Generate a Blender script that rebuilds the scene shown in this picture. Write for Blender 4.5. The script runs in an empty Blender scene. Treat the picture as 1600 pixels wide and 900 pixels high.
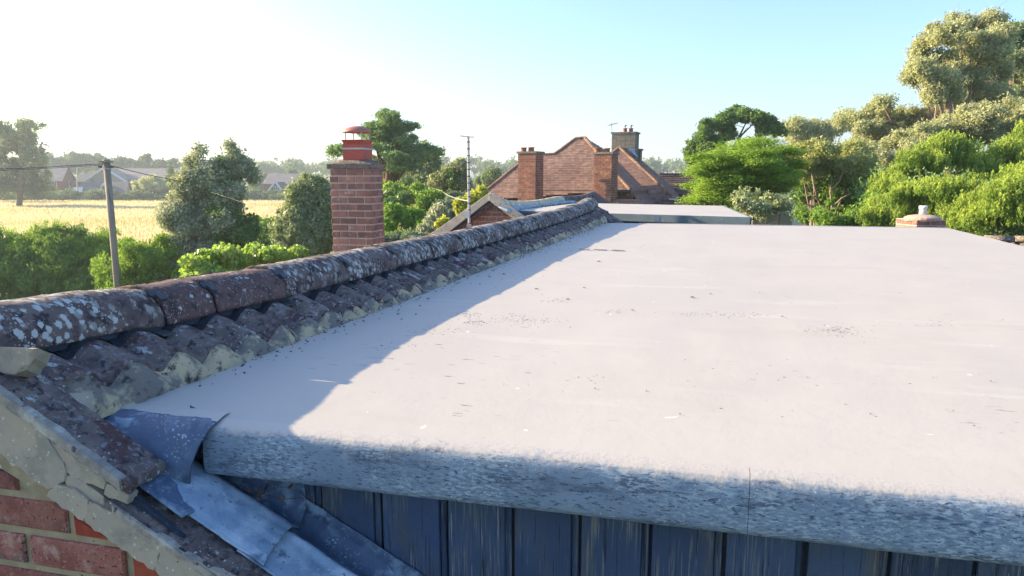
import bpy, math, random
import numpy as np
from mathutils import Vector, Matrix, noise
R = math.radians
rnd = random.Random(7)
S = bpy.context.scene
COL = S.collection
H = 5.6                      # camera height above the ground
FOC = 1082.0                 # focal length in pixels of the 1600 px wide photograph
PITCH = R(9.2)

# ------------------------------------------------------------------ camera, sky, sun, exposure
cam = bpy.data.cameras.new('camera'); co = bpy.data.objects.new('camera', cam); COL.objects.link(co)
cam.sensor_width = 36.0; cam.lens = 36.0*FOC/1600.0
cam.clip_start = 0.05; cam.clip_end = 6000
co.location = (0, 0, H); co.rotation_euler = (math.pi/2 - PITCH, 0, 0)
S.camera = co
SUN_EL = R(19.5); SUN_AZ = R(74)           # azimuth: degrees to the left of straight ahead
w = bpy.data.worlds.new('World'); S.world = w; w.use_nodes = True
nt = w.node_tree; bgn = nt.nodes['Background']
sky = nt.nodes.new('ShaderNodeTexSky'); sky.sky_type = 'NISHITA'; sky.sun_disc = False
sky.sun_elevation = SUN_EL; sky.sun_rotation = -SUN_AZ
sky.altitude = 50; sky.air_density = 1.0; sky.dust_density = 2.0; sky.ozone_density = 4.5
nt.links.new(sky.outputs[0], bgn.inputs[0]); bgn.inputs[1].default_value = 0.120
sl = bpy.data.lights.new('sun', 'SUN'); sl.energy = 4.7; sl.angle = R(0.5); sl.color = (1.0, 0.78, 0.47)
so = bpy.data.objects.new('sun', sl); COL.objects.link(so)
sdir = Vector((-math.sin(SUN_AZ)*math.cos(SUN_EL), math.cos(SUN_AZ)*math.cos(SUN_EL), math.sin(SUN_EL)))
so.rotation_euler = sdir.to_track_quat('Z', 'Y').to_euler()
S.view_settings.view_transform = 'Standard'; S.view_settings.look = 'None'
S.view_settings.exposure = 1.72; S.view_settings.gamma = 1.0
S.cycles.volume_bounces = 0

# ------------------------------------------------------------------ frames of reference
cp, sp = math.cos(PITCH), math.sin(PITCH)
def ray(x, y):
    a = (x-800)/FOC; b = -(y-450)/FOC
    return Vector((a, cp+b*sp, b*cp-sp))
def at(x, y, Y):                       # the world point that the photo's pixel shows at distance Y
    r = ray(x, y); return Vector((r.x*Y/r.y, Y, H + r.z*Y/r.y))
def atz(x, y, z):                      # ... at height z (relative to the camera)
    r = ray(x, y); k = z/r.z; return Vector((r.x*k, r.y*k, H+z))
def onplane(x, y, p0, n):
    r = ray(x, y); o = Vector((0, 0, H)); k = (p0-o).dot(n)/r.dot(n); return o + r*k
UA, VA = R(13.6), R(17.2)
UX = Vector((math.cos(UA), -math.sin(UA), 0)); VX = Vector((math.sin(VA), math.cos(VA), 0))
NX = Vector((-math.sin(UA), -math.cos(UA), 0))     # horizontal normal of the front walls (towards the camera)
def W(u, v, z): 
    p = UX*u + VX*v; return Vector((p.x, p.y, H+z))
def nz(x, y, z, s=1.0): return noise.noise(Vector((x*s, y*s, z*s)))

# ------------------------------------------------------------------ objects
WMAT = {}
def thing(name, label, cat, loc=(0, 0, 0), group=None):
    o = bpy.data.objects.new(name, None); COL.objects.link(o); o.location = loc; o.empty_display_size = .2
    o['label'] = label; o['category'] = cat
    if group: o['group'] = group
    WMAT[o.name] = Matrix.Translation(Vector(loc)); return o
def tag(o, label, cat, group=None):
    o['label'] = label; o['category'] = cat
    if group: o['group'] = group
    return o
def link(name, me, parent=None, mw=None, label=None, kind=None):
    o = bpy.data.objects.new(name, me); COL.objects.link(o)
    if mw is None: mw = Matrix.Identity(4)
    o.matrix_basis = mw
    if parent is not None:
        o.parent = parent; o.matrix_parent_inverse = WMAT[parent.name].inverted()
    WMAT[o.name] = mw
    if label: o['label'] = label
    if kind: o['kind'] = kind
    return o
def mesh(name, V, F, mat, smooth=False):
    me = bpy.data.meshes.new(name); me.from_pydata([tuple(v) for v in V], [], F); me.update()
    me.materials.append(mat)
    if smooth: me.polygons.foreach_set('use_smooth', [True]*len(me.polygons))
    return me
def obj(name, V, F, mat, parent=None, smooth=False, label=None, kind=None):
    return link(name, mesh(name, V, F, mat, smooth), parent, None, label, kind)

class MB:
    def __init__(s): s.V = []; s.F = []
    def add(s, V, F):
        n = len(s.V); s.V += [Vector(v) for v in V]; s.F += [tuple(i+n for i in f) for f in F]; return s
    def box(s, c, ax, ay, az):         # centre and three half-extent vectors
        c = Vector(c); V = [c+ax*i+ay*j+az*k for i in (-1, 1) for j in (-1, 1) for k in (-1, 1)]
        F = [(0, 1, 3, 2), (4, 6, 7, 5), (0, 4, 5, 1), (2, 3, 7, 6), (0, 2, 6, 4), (1, 5, 7, 3)]
        if ax.cross(ay).dot(az) < 0: F = [f[::-1] for f in F]
        return s.add(V, F)
    def bar(s, a, b, w, h, up=Vector((0, 0, 1))):
        a = Vector(a); b = Vector(b); d = b-a; L = d.length; d.normalize(); x = d.cross(up).normalized(); y = x.cross(d)
        return s.box((a+b)/2, d*L/2, x*w/2, y*h/2)
    def tube(s, pts, r, n=8, cap=True):
        pts = [Vector(p) for p in pts]; m = len(pts)
        if not hasattr(r, '__len__'): r = [r]*m
        base = len(s.V); prev = None
        for i, p in enumerate(pts):
            d = (pts[min(i+1, m-1)]-pts[max(i-1, 0)]).normalized()
            if prev is None:
                a = Vector((0, 0, 1)) if abs(d.z) < .9 else Vector((1, 0, 0)); x = d.cross(a).normalized()
            else: x = (prev - d*prev.dot(d)).normalized()
            prev = x; y = d.cross(x)
            for k in range(n):
                t = 2*math.pi*k/n; s.V.append(p+(x*math.cos(t)+y*math.sin(t))*r[i])
        for i in range(m-1):
            for k in range(n):
                a = base+i*n+k; b = base+i*n+(k+1) % n; s.F.append((a, b, b+n, a+n))
        if cap:
            s.F.append(tuple(base+k for k in range(n))[::-1]); s.F.append(tuple(base+(m-1)*n+k for k in range(n)))
        return s
    def lathe(s, c, prof, n=20):       # profile of (radius, height)
        c = Vector(c); base = len(s.V)
        for r, z in prof:
            for k in range(n):
                t = 2*math.pi*k/n; s.V.append(c+Vector((r*math.cos(t), r*math.sin(t), z)))
        for i in range(len(prof)-1):
            for k in range(n):
                a = base+i*n+k; b = base+i*n+(k+1) % n; s.F.append((a, b, b+n, a+n))
        s.F.append(tuple(base+k for k in range(n))[::-1]); s.F.append(tuple(base+(len(prof)-1)*n+k for k in range(n)))
        return s
    def prism(s, poly, dv):            # poly: planar 3-D points, extruded by dv
        n = len(poly); V = [Vector(p) for p in poly]+[Vector(p)+dv for p in poly]
        F = [tuple(range(n))[::-1], tuple(range(n, 2*n))]+[(i, (i+1) % n, n+(i+1) % n, n+i) for i in range(n)]
        nn = Vector((0, 0, 0))
        for i in range(1, n-1): nn += (V[i]-V[0]).cross(V[i+1]-V[0])
        if nn.dot(dv) < 0: F = [f[::-1] for f in F]
        return s.add(V, F)
    def bprism(s, poly, dv, b=.004):   # prism with a bevelled front edge, for bricks and mortar
        n = len(poly); P = [Vector(p) for p in poly]; c = sum(P, Vector())/n; d = dv.normalized()
        ins = []
        for i in range(n):
            e1 = (P[i]-P[i-1]).normalized(); e2 = (P[(i+1) % n]-P[i]).normalized(); k = (e2-e1)
            k = k if k.length > 1e-6 else (c-P[i]); ins.append(P[i]+dv+k.normalized()*b)
        V = P+[p+dv-d*b*.7 for p in P]+ins
        F = [tuple(range(2*n, 3*n))]+[(i, (i+1) % n, n+(i+1) % n, n+i) for i in range(n)]+[(n+i, n+(i+1) % n, 2*n+(i+1) % n, 2*n+i) for i in range(n)]
        nn = Vector((0, 0, 0))
        for i in range(1, n-1): nn += (P[i]-P[0]).cross(P[i+1]-P[0])
        if nn.dot(dv) < 0: F = [f[::-1] for f in F]
        return s.add(V, F)
    def build(s, name, mat, parent=None, smooth=False, label=None, kind=None):
        return obj(name, s.V, s.F, mat, parent, smooth, label, kind)
def grid(fn, nu, nv, thick=0, tdir=None):
    """grid of points fn(s,t); with a thickness it becomes a closed slab"""
    V = [Vector(fn(i/(nu-1), j/(nv-1))) for i in range(nu) for j in range(nv)]
    F = [(i*nv+j, (i+1)*nv+j, (i+1)*nv+j+1, i*nv+j+1) for i in range(nu-1) for j in range(nv-1)]
    if thick:
        n = len(V); V += [v+tdir*thick for v in V]; F2 = [tuple(k+n for k in f)[::-1] for f in F]
        rim = [i*nv for i in range(nu)]+[(nu-1)*nv+j for j in range(1, nv)]+[i*nv+nv-1 for i in range(nu-2, -1, -1)]+[j for j in range(nv-2, 0, -1)]
        m = len(rim); F = F+F2+[(rim[k], rim[(k+1) % m], rim[(k+1) % m]+n, rim[k]+n)[::-1] for k in range(m)]
    return V, F

# ------------------------------------------------------------------ materials
def node_mat(name):
    m = bpy.data.materials.new(name); m.use_nodes = True; t = m.node_tree; return m, t, t.nodes['Principled BSDF']
def ramp(t, fac, lo, hi):
    r = t.nodes.new('ShaderNodeMapRange'); r.inputs[1].default_value = lo; r.inputs[2].default_value = hi; r.interpolation_type = 'SMOOTHSTEP'
    t.links.new(fac, r.inputs[0]); return r.outputs[0]
def mixc(t, fac, a, b, mode='MIX'):
    n = t.nodes.new('ShaderNodeMix'); n.data_type = 'RGBA'; n.blend_type = mode
    if isinstance(fac, (int, float)): n.inputs[0].default_value = fac
    else: t.links.new(fac, n.inputs[0])
    for i, c in ((6, a), (7, b)):
        if hasattr(c, 'is_linked') or hasattr(c, 'links'): t.links.new(c, n.inputs[i])
        else: n.inputs[i].default_value = (*c, 1)
    return n.outputs[2]
def M(name, base, layers=(), rough=.85, bump=.0, bscale=60, spec=.3, rot=UA, rand=0.0, island=False, metallic=0, bd=.004):
    """base: (c1,c2,scale); layers: (colour, kind, scale, lo, hi, stretch, mask) laid one over the other"""
    m, t, P = node_mat(name)
    tc = t.nodes.new('ShaderNodeTexCoord'); oi = t.nodes.new('ShaderNodeObjectInfo')
    rv = t.nodes.new('ShaderNodeVectorMath'); rv.operation = 'SCALE'; rv.inputs[0].default_value = (31.7, 17.3, 23.1); t.links.new(oi.outputs['Random'], rv.inputs['Scale'])
    ad = t.nodes.new('ShaderNodeVectorMath'); ad.operation = 'ADD'; t.links.new(tc.outputs['Object'], ad.inputs[0]); t.links.new(rv.outputs[0], ad.inputs[1])
    vec0 = ad.outputs[0] if rand else tc.outputs['Object']
    def tex(kind, scale, stretch=(1, 1, 1), detail=5, rough_=.6, off=0):
        mp = t.nodes.new('ShaderNodeMapping'); mp.vector_type = 'TEXTURE'; mp.inputs['Rotation'].default_value = (0, 0, -rot)
        mp.inputs['Scale'].default_value = stretch; mp.inputs['Location'].default_value = (off, off*.7, -off)
        t.links.new(vec0, mp.inputs[0])
        if kind == 'n':
            n = t.nodes.new('ShaderNodeTexNoise'); n.inputs['Scale'].default_value = scale; n.inputs['Detail'].default_value = detail; n.inputs['Roughness'].default_value = rough_
            t.links.new(mp.outputs[0], n.inputs[0]); return n.outputs[0]
        # 'v': round patches with ragged rims (1 at a patch centre)
        n2 = t.nodes.new('ShaderNodeTexNoise'); n2.inputs['Scale'].default_value = scale*2.2; n2.inputs['Detail'].default_value = 3; t.links.new(mp.outputs[0], n2.inputs[0])
        s2 = t.nodes.new('ShaderNodeVectorMath'); s2.operation = 'SCALE'; s2.inputs['Scale'].default_value = .55/scale; t.links.new(n2.outputs[1], s2.inputs[0])
        a2 = t.nodes.new('ShaderNodeVectorMath'); a2.operation = 'ADD'; t.links.new(mp.outputs[0], a2.inputs[0]); t.links.new(s2.outputs[0], a2.inputs[1])
        n = t.nodes.new('ShaderNodeTexVoronoi'); n.inputs['Scale'].default_value = scale; t.links.new(a2.outputs[0], n.inputs[0])
        inv = t.nodes.new('ShaderNodeMath'); inv.operation = 'SUBTRACT'; inv.inputs[0].default_value = 1; t.links.new(n.outputs['Distance'], inv.inputs[1]); return inv.outputs[0]
    c1, c2, sc = base
    col = mixc(t, ramp(t, tex('n', sc, off=3.1), .35, .65), c1, c2)
    for k, L in enumerate(layers):
        c, kind, s_, lo, hi = L[:5]; st = L[5] if len(L) > 5 and L[5] else (1, 1, 1)
        f = ramp(t, tex(kind, s_, st, off=5.3*(k+1)), lo, hi)
        if len(L) > 6 and L[6]:
            mm = ramp(t, tex('n', L[6][0], off=9.7*(k+1), detail=2), L[6][1], L[6][2])
            mu = t.nodes.new('ShaderNodeMath'); mu.operation = 'MULTIPLY'; t.links.new(f, mu.inputs[0]); t.links.new(mm, mu.inputs[1]); f = mu.outputs[0]
        col = mixc(t, f, col, c)
    if rand or island:
        if island: g = t.nodes.new('ShaderNodeNewGeometry'); src = g.outputs['Random Per Island']
        else: src = oi.outputs['Random']
        mr = t.nodes.new('ShaderNodeMapRange'); a = rand if rand else .3; mr.inputs[3].default_value = 1-a; mr.inputs[4].default_value = 1+a; t.links.new(src, mr.inputs[0])
        hs = t.nodes.new('ShaderNodeVectorMath'); hs.operation = 'SCALE'; t.links.new(col, hs.inputs[0]); t.links.new(mr.outputs[0], hs.inputs['Scale']); col = hs.outputs[0]
    t.links.new(col, P.inputs['Base Color']); P.inputs['Roughness'].default_value = rough
    P.inputs['Specular IOR Level'].default_value = spec; P.inputs['Metallic'].default_value = metallic
    if bump:
        b = t.nodes.new('ShaderNodeBump'); b.inputs['Strength'].default_value = bump; b.inputs['Distance'].default_value = bd
        t.links.new(tex('n', bscale, detail=6, rough_=.7, off=1.7), b.inputs['Height']); t.links.new(b.outputs[0], P.inputs['Normal'])
    return m

MT = {}
LICH = (.43, .45, .44)
MT['ridge_clay'] = M('ridge_clay', ((.088, .062, .062), (.155, .115, .108), 9), [
    ((.038, .032, .036), 'n', 26, .50, .64), ((.24, .205, .18), 'n', 60, .56, .68),
    ((.27, .265, .25), 'v', 34, .50, .66, (1.3, .8, 1), (6.5, .44, .54)), (LICH, 'v', 34, .58, .68, (1.3, .8, 1), (6.5, .47, .53)), ((.46, .48, .48), 'v', 100, .70, .80, None, (9, .50, .62))], rough=.9, bump=.7, bscale=90, rand=.12)
MT['ridge_red'] = M('ridge_red', ((.094, .054, .054), (.14, .084, .080), 9), [
    ((.05, .036, .038), 'n', 22, .50, .66), ((.17, .13, .12), 'n', 50, .58, .70), ((.44, .45, .45), 'v', 36, .70, .78, None, (6, .52, .6)), ((.26, .24, .225), 'n', 80, .58, .66), ((.42, .42, .42), 'v', 120, .78, .84, None, (9, .45, .6))], rough=.85, bump=.6, bscale=110, rand=.08)
MT['tile'] = M('roof_tile', ((.13, .10, .10), (.20, .16, .145), 12), [
    ((.10, .052, .054), 'n', 9, .5, .62), ((.045, .038, .046), 'n', 42, .50, .66), ((.30, .27, .22), 'n', 55, .60, .72),
    ((.46, .48, .49), 'n', 32, .565, .625, (1.6, .7, 1), (8, .46, .56)), ((.50, .52, .55), 'v', 60, .82, .86, None, (10, .5, .6)), ((.22, .21, .23), 'n', 70, .56, .64)], rough=.92, bump=1.0, bscale=75, rand=.12, bd=.006)
MT['tile_edge'] = M('tile_edge', ((.36, .33, .29), (.22, .20, .19), 30), [((.08, .07, .07), 'n', 50, .60, .68), ((.5, .48, .43), 'n', 20, .55, .7)], rough=.95, bump=.8, bscale=120)
MT['mortar_y'] = M('bedding_mortar', ((.52, .42, .27), (.40, .335, .235), 14), [
    ((.20, .18, .16), 'n', 11, .45, .55), ((.055, .05, .052), 'n', 24, .54, .66), ((.64, .54, .36), 'n', 20, .60, .70), ((.12, .11, .10), 'n', 80, .62, .68)], rough=.95, bump=1.0, bscale=60, bd=.006)
MT['mortar_v'] = M('verge_mortar', ((.41, .345, .27), (.345, .30, .245), 6), [
    ((.27, .255, .215), 'n', 14, .50, .70), ((.44, .37, .22), 'n', 5, .60, .76), ((.13, .125, .11), 'n', 90, .64, .72), ((.5, .5, .46), 'v', 60, .82, .86)], rough=.95, bump=.5, bscale=130, rand=.05)
MT['joint'] = M('joint_mortar', ((.40, .33, .21), (.30, .24, .15), 18), [((.52, .50, .44), 'v', 34, .75, .82, None, (10, .5, .6)), ((.10, .08, .06), 'n', 50, .64, .72)], rough=.96, bump=1.0, bscale=90)
MT['brick'] = M('brick_red', ((.205, .065, .052), (.29, .115, .092), 14), [
    ((.15, .088, .088), 'n', 7, .50, .62), ((.38, .24, .205), 'n', 22, .55, .72), ((.40, .27, .23), 'n', 150, .60, .68), ((.045, .03, .03), 'n', 110, .58, .66), ((.42, .33, .28), 'n', 5, .64, .78)], rough=.9, bump=.8, bscale=160, rand=.22)
MT['brick_bright'] = M('brick_bright', ((.30, .040, .024), (.36, .085, .05), 20), [((.10, .04, .03), 'n', 100, .62, .70)], rough=.85, bump=.6, bscale=150, rand=.1)
MT['brick_c'] = M('brick_chimney', ((.30, .145, .108), (.19, .100, .084), 5), [((.38, .24, .19), 'n', 15, .55, .7), ((.06, .045, .045), 'n', 30, .62, .72)], rough=.9, bump=.6, bscale=80, rand=.3)
MT['joint_c'] = M('chimney_mortar', ((.56, .46, .40), (.46, .38, .33), 8), [], rough=.95, bump=.5, bscale=80)
MT['grp'] = M('grey_roof_membrane', ((.432, .407, .388), (.412, .390, .370), 1.1), [
    ((.45, .435, .41), 'n', 3, .56, .72, (3, .5, 1)), ((.36, .33, .30), 'n', 40, .64, .70, (3.2, .8, 1), (1.1, .56, .66)),
    ((.405, .380, .355), 'n', 2.3, .58, .72, (2.2, .8, 1)), ((.20, .18, .165), 'n', 42, .635, .68, (3, .6, 1), (1.3, .53, .62)), ((.20, .18, .16), 'n', 130, .72, .75, (2, .8, 1), (2.6, .5, .6)), ((.20, .18, .16), 'v', 23, .955, .975, (1.6, .7, 1), (1.4, .5, .6)), ((.60, .59, .58), 'v', 5, .95, .965)], rough=.62, bump=.3, bscale=9, spec=.25, bd=.006)
MT['trim'] = M('painted_trim', ((.15, .21, .29), (.19, .255, .34), 10), [
    ((.065, .09, .14), 'n', 22, .50, .70, (4, 1, 1)), ((.33, .41, .49), 'n', 200, .47, .60, (3.4, 1, 1), (6, .36, .62)),
    ((.060, .085, .13), 'n', 240, .55, .64, (3.6, 1, 1)), ((.44, .49, .54), 'n', 220, .60, .66, (1.6, 1, 1), (5, .40, .62)), ((.27, .20, .17), 'n', 9, .69, .73, (5, 1, .6))], rough=.55, bump=.45, bscale=120, spec=.35, bd=.003)
# the roof paint laps ragged over the top bend of the edge trim
_m = MT['trim']; _t = _m.node_tree; _P = _t.nodes['Principled BSDF']; _src = _P.inputs['Base Color'].links[0].from_socket
_tc = _t.nodes.new('ShaderNodeTexCoord'); _sx = _t.nodes.new('ShaderNodeSeparateXYZ'); _t.links.new(_tc.outputs['Object'], _sx.inputs[0])
_n = _t.nodes.new('ShaderNodeTexNoise'); _n.inputs['Scale'].default_value = 60; _n.inputs['Detail'].default_value = 7; _n.inputs['Roughness'].default_value = .75; _t.links.new(_tc.outputs['Object'], _n.inputs[0])
_n2 = _t.nodes.new('ShaderNodeTexNoise'); _n2.inputs['Scale'].default_value = 5; _t.links.new(_tc.outputs['Object'], _n2.inputs[0])
_a = _t.nodes.new('ShaderNodeMath'); _a.operation = 'MULTIPLY_ADD'; _a.inputs[1].default_value = .050; _t.links.new(_n.outputs[0], _a.inputs[0]); _t.links.new(_sx.outputs[2], _a.inputs[2])
_b = _t.nodes.new('ShaderNodeMath'); _b.operation = 'MULTIPLY_ADD'; _b.inputs[1].default_value = .030; _t.links.new(_n2.outputs[0], _b.inputs[0]); _t.links.new(_a.outputs[0], _b.inputs[2])
_c = mixc(_t, ramp(_t, _b.outputs[0], H-.580+.040, H-.562+.040), _src, (.425, .402, .385)); _t.links.new(_c, _P.inputs['Base Color'])
MT['trim_far'] = M('far_painted_trim', ((.085, .125, .155), (.11, .155, .19), 5), [((.20, .25, .29), 'n', 30, .62, .72)], rough=.6)
MT['board'] = M('navy_painted_board', ((.032, .058, .118), (.050, .080, .145), 5), [
    ((.075, .082, .092), 'n', 9, .48, .66, (1, 1, 4)), ((.040, .066, .14), 'n', 3.4, .55, .7), ((.15, .155, .155), 'n', 130, .52, .62, (.5, 1, 18), (5, .42, .60)),
    ((.28, .27, .25), 'n', 110, .60, .67, (.5, 1, 16), (3.6, .50, .60)), ((.014, .02, .04), 'n', 90, .58, .66, (.5, 1, 20))], rough=.6, bump=.8, bscale=60, rand=.16, spec=.35)
MT['groove'] = M('groove_paint', ((.022, .032, .055), (.032, .045, .07), 20), [((.07, .075, .08), 'n', 60, .58, .7, (1, 1, 8))], rough=.7, bump=.5)
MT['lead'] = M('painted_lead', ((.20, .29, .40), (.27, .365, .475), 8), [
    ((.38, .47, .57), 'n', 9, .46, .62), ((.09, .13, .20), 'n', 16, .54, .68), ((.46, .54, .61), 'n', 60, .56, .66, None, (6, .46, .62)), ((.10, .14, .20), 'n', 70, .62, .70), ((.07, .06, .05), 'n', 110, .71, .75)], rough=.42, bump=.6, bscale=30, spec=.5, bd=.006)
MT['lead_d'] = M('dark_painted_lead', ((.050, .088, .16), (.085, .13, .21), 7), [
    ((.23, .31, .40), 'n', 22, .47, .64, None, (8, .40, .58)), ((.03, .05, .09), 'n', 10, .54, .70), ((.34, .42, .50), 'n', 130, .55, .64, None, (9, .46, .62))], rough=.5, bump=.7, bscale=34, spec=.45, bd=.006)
MT['plastic'] = M('dark_plastic', ((.03, .038, .05), (.05, .06, .075), 20), [], rough=.5, spec=.5)
MT['mesh'] = M('ventilation_mesh', ((.010, .013, .020), (.02, .026, .036), 90), [((.05, .06, .08), 'n', 200, .55, .6, (.25, 3, 1))], rough=.6, bump=.8, bscale=180)
MT['clay'] = M('clay_tile', ((.185, .108, .088), (.265, .165, .132), 1.2), [((.19, .12, .10), 'n', 6, .5, .64), ((.42, .30, .19), 'n', 3, .62, .78), ((.12, .08, .07), 'n', 12, .62, .74)], rough=.9, rand=.22, island=True)
MT['clay_r'] = M('clay_hip_tile', ((.27, .16, .11), (.20, .12, .09), 4), [((.50, .36, .18), 'n', 5, .55, .7)], rough=.9, rand=.2)
MT['brick_o'] = M('orange_brick', ((.31, .135, .092), (.23, .11, .082), 2.2), [((.40, .23, .14), 'n', 4, .55, .7), ((.16, .07, .045), 'n', 9, .58, .7)], rough=.9, rand=.25, island=True)
MT['pot'] = M('terracotta_pot', ((.36, .13, .085), (.28, .10, .07), 6), [((.16, .09, .07), 'n', 8, .6, .75)], rough=.8)
MT['stone'] = M('grey_stone', ((.22, .205, .165), (.16, .15, .13), 3), [((.30, .27, .20), 'n', 8, .55, .7), ((.09, .085, .08), 'n', 10, .6, .7)], rough=.95, bump=.5, bscale=8, bd=.03)
MT['redpaint'] = M('red_painted_metal', ((.40, .060, .040), (.33, .055, .04), 12), [((.5, .16, .12), 'n', 20, .6, .75)], rough=.5, spec=.5)
MT['redlid'] = M('faded_red_metal', ((.42, .17, .13), (.36, .13, .10), 10), [((.25, .14, .11), 'n', 14, .6, .75)], rough=.55, spec=.4)
MT['steel'] = M('pale_steel', ((.48, .48, .48), (.38, .38, .39), 8), [], rough=.4, metallic=.5)
MT['crown'] = M('flaunching', ((.19, .15, .12), (.13, .105, .095), 12), [((.36, .33, .28), 'n', 30, .55, .65), ((.46, .20, .05), 'v', 9, .68, .8, None, (5, .5, .6)), ((.05, .045, .045), 'n', 25, .6, .7)], rough=.95, bump=1, bscale=50, bd=.01)
MT['slate'] = M('slate_roof', ((.20, .175, .175), (.15, .135, .15), .6), [((.24, .20, .19), 'n', 3, .5, .7, (4, 1, 1))], rough=.8, rand=.1, island=True)
MT['slate_d'] = M('dark_slate_roof', ((.085, .090, .11), (.065, .07, .085), 1), [((.12, .12, .13), 'n', 3, .5, .7, (4, 1, 1))], rough=.8)
MT['tile_brown'] = M('brown_roof_tile', ((.085, .055, .052), (.12, .08, .07), 3), [((.20, .19, .17), 'n', 10, .6, .7)], rough=.9, rand=.2, island=True)
MT['brick_far'] = M('far_brick', ((.26, .095, .07), (.22, .085, .07), .8), [], rough=.95)
MT['cream'] = M('cream_render', ((.34, .29, .22), (.30, .26, .2), 1), [], rough=.95)
MT['white'] = M('white_paint', ((.70, .70, .68), (.62, .62, .6), 2), [], rough=.6)
MT['pane'] = M('window_glass', ((.04, .05, .06), (.06, .07, .08), 1), [], rough=.12, spec=.7)
MT['wood'] = M('grey_weathered_wood', ((.32, .26, .20), (.24, .195, .155), 2), [((.28, .25, .21), 'n', 9, .5, .65, (1, 1, 14)), ((.05, .04, .04), 'n', 16, .62, .7, (1, 1, 20))], rough=.9, bump=.6, bscale=12)
MT['cable'] = M('black_cable', ((.06, .06, .065), (.08, .08, .085), 3), [], rough=.6)
MT['cable_l'] = M('pale_cable', ((.32, .30, .27), (.4, .38, .34), 3), [], rough=.6)
MT['bark'] = M('bark', ((.10, .075, .055), (.16, .125, .095), 3), [((.05, .04, .035), 'n', 10, .55, .68, (1, 1, 5))], rough=.95, bump=.8, bscale=14, bd=.02)
MT['bark_p'] = M('pale_bark', ((.30, .23, .17), (.22, .17, .13), 3), [((.38, .27, .18), 'n', 5, .55, .7)], rough=.9, bump=.5, bscale=10, bd=.02)
MT['bark_pine'] = M('pine_bark', ((.15, .085, .06), (.10, .07, .055), 3), [], rough=.95, bump=.6, bscale=10, bd=.02)
MT['dry'] = M('dry_leaf', ((.13, .07, .045), (.08, .05, .04), 30), [], rough=.9, rand=.3)
MT['drygrass'] = M('dry_stalk', ((.42, .34, .20), (.30, .24, .15), 30), [], rough=.9)
MT['debris'] = M('roof_debris', ((.05, .05, .055), (.14, .12, .10), 60), [], rough=.9, island=True, rand=.5)
MT['bird'] = M('grey_feathers', ((.25, .25, .26), (.35, .35, .35), 9), [], rough=.8)

def field_mat():
    m, t, P = node_mat('field_ground')
    tc = t.nodes.new('ShaderNodeTexCoord'); sx = t.nodes.new('ShaderNodeSeparateXYZ'); t.links.new(tc.outputs['Object'], sx.inputs[0])
    def nn(s, st, d=5):
        mp = t.nodes.new('ShaderNodeMapping'); mp.inputs['Scale'].default_value = st; t.links.new(tc.outputs['Object'], mp.inputs[0])
        n = t.nodes.new('ShaderNodeTexNoise'); n.inputs['Scale'].default_value = s; n.inputs['Detail'].default_value = d; n.inputs['Roughness'].default_value = .65; t.links.new(mp.outputs[0], n.inputs[0]); return n.outputs[0]
    gold = mixc(t, ramp(t, nn(.16, (.35, 1, 1)), .35, .65), (.58, .40, .21), (.48, .335, .17))
    gold = mixc(t, ramp(t, nn(2.2, (1, 1, 1)), .45, .75), gold, (.42, .30, .13))
    gold = mixc(t, ramp(t, nn(.06, (.5, 1, 1)), .54, .66), gold, (.33, .32, .12))
    edge = t.nodes.new('ShaderNodeMath'); edge.operation = 'MULTIPLY_ADD'; edge.inputs[1].default_value = 34; t.links.new(nn(.12, (.5, 1, 1)), edge.inputs[0]); t.links.new(sx.outputs[1], edge.inputs[2])
    mr = t.nodes.new('ShaderNodeMapRange'); mr.inputs[1].default_value = 54; mr.inputs[2].default_value = 86; t.links.new(edge.outputs[0], mr.inputs[0])
    green = mixc(t, ramp(t, nn(1.5, (1, 1, 1)), .4, .6), (.11, .17, .04), (.19, .24, .07))
    col = mixc(t, mr.outputs[0], green, gold); t.links.new(col, P.inputs['Base Color']); P.inputs['Roughness'].default_value = .95; P.inputs['Specular IOR Level'].default_value = .1
    b = t.nodes.new('ShaderNodeBump'); b.inputs['Distance'].default_value = .25; b.inputs['Strength'].default_value = .8; t.links.new(nn(3, (1, 1, 1)), b.inputs['Height']); t.links.new(b.outputs[0], P.inputs['Normal'])
    return m
MT['field'] = field_mat()
MT['earth'] = M('garden_ground', ((.055, .085, .025), (.09, .11, .04), .5), [((.16, .14, .09), 'n', .8, .58, .7)], rough=.95, bump=.6, bscale=3, bd=.1)

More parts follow.
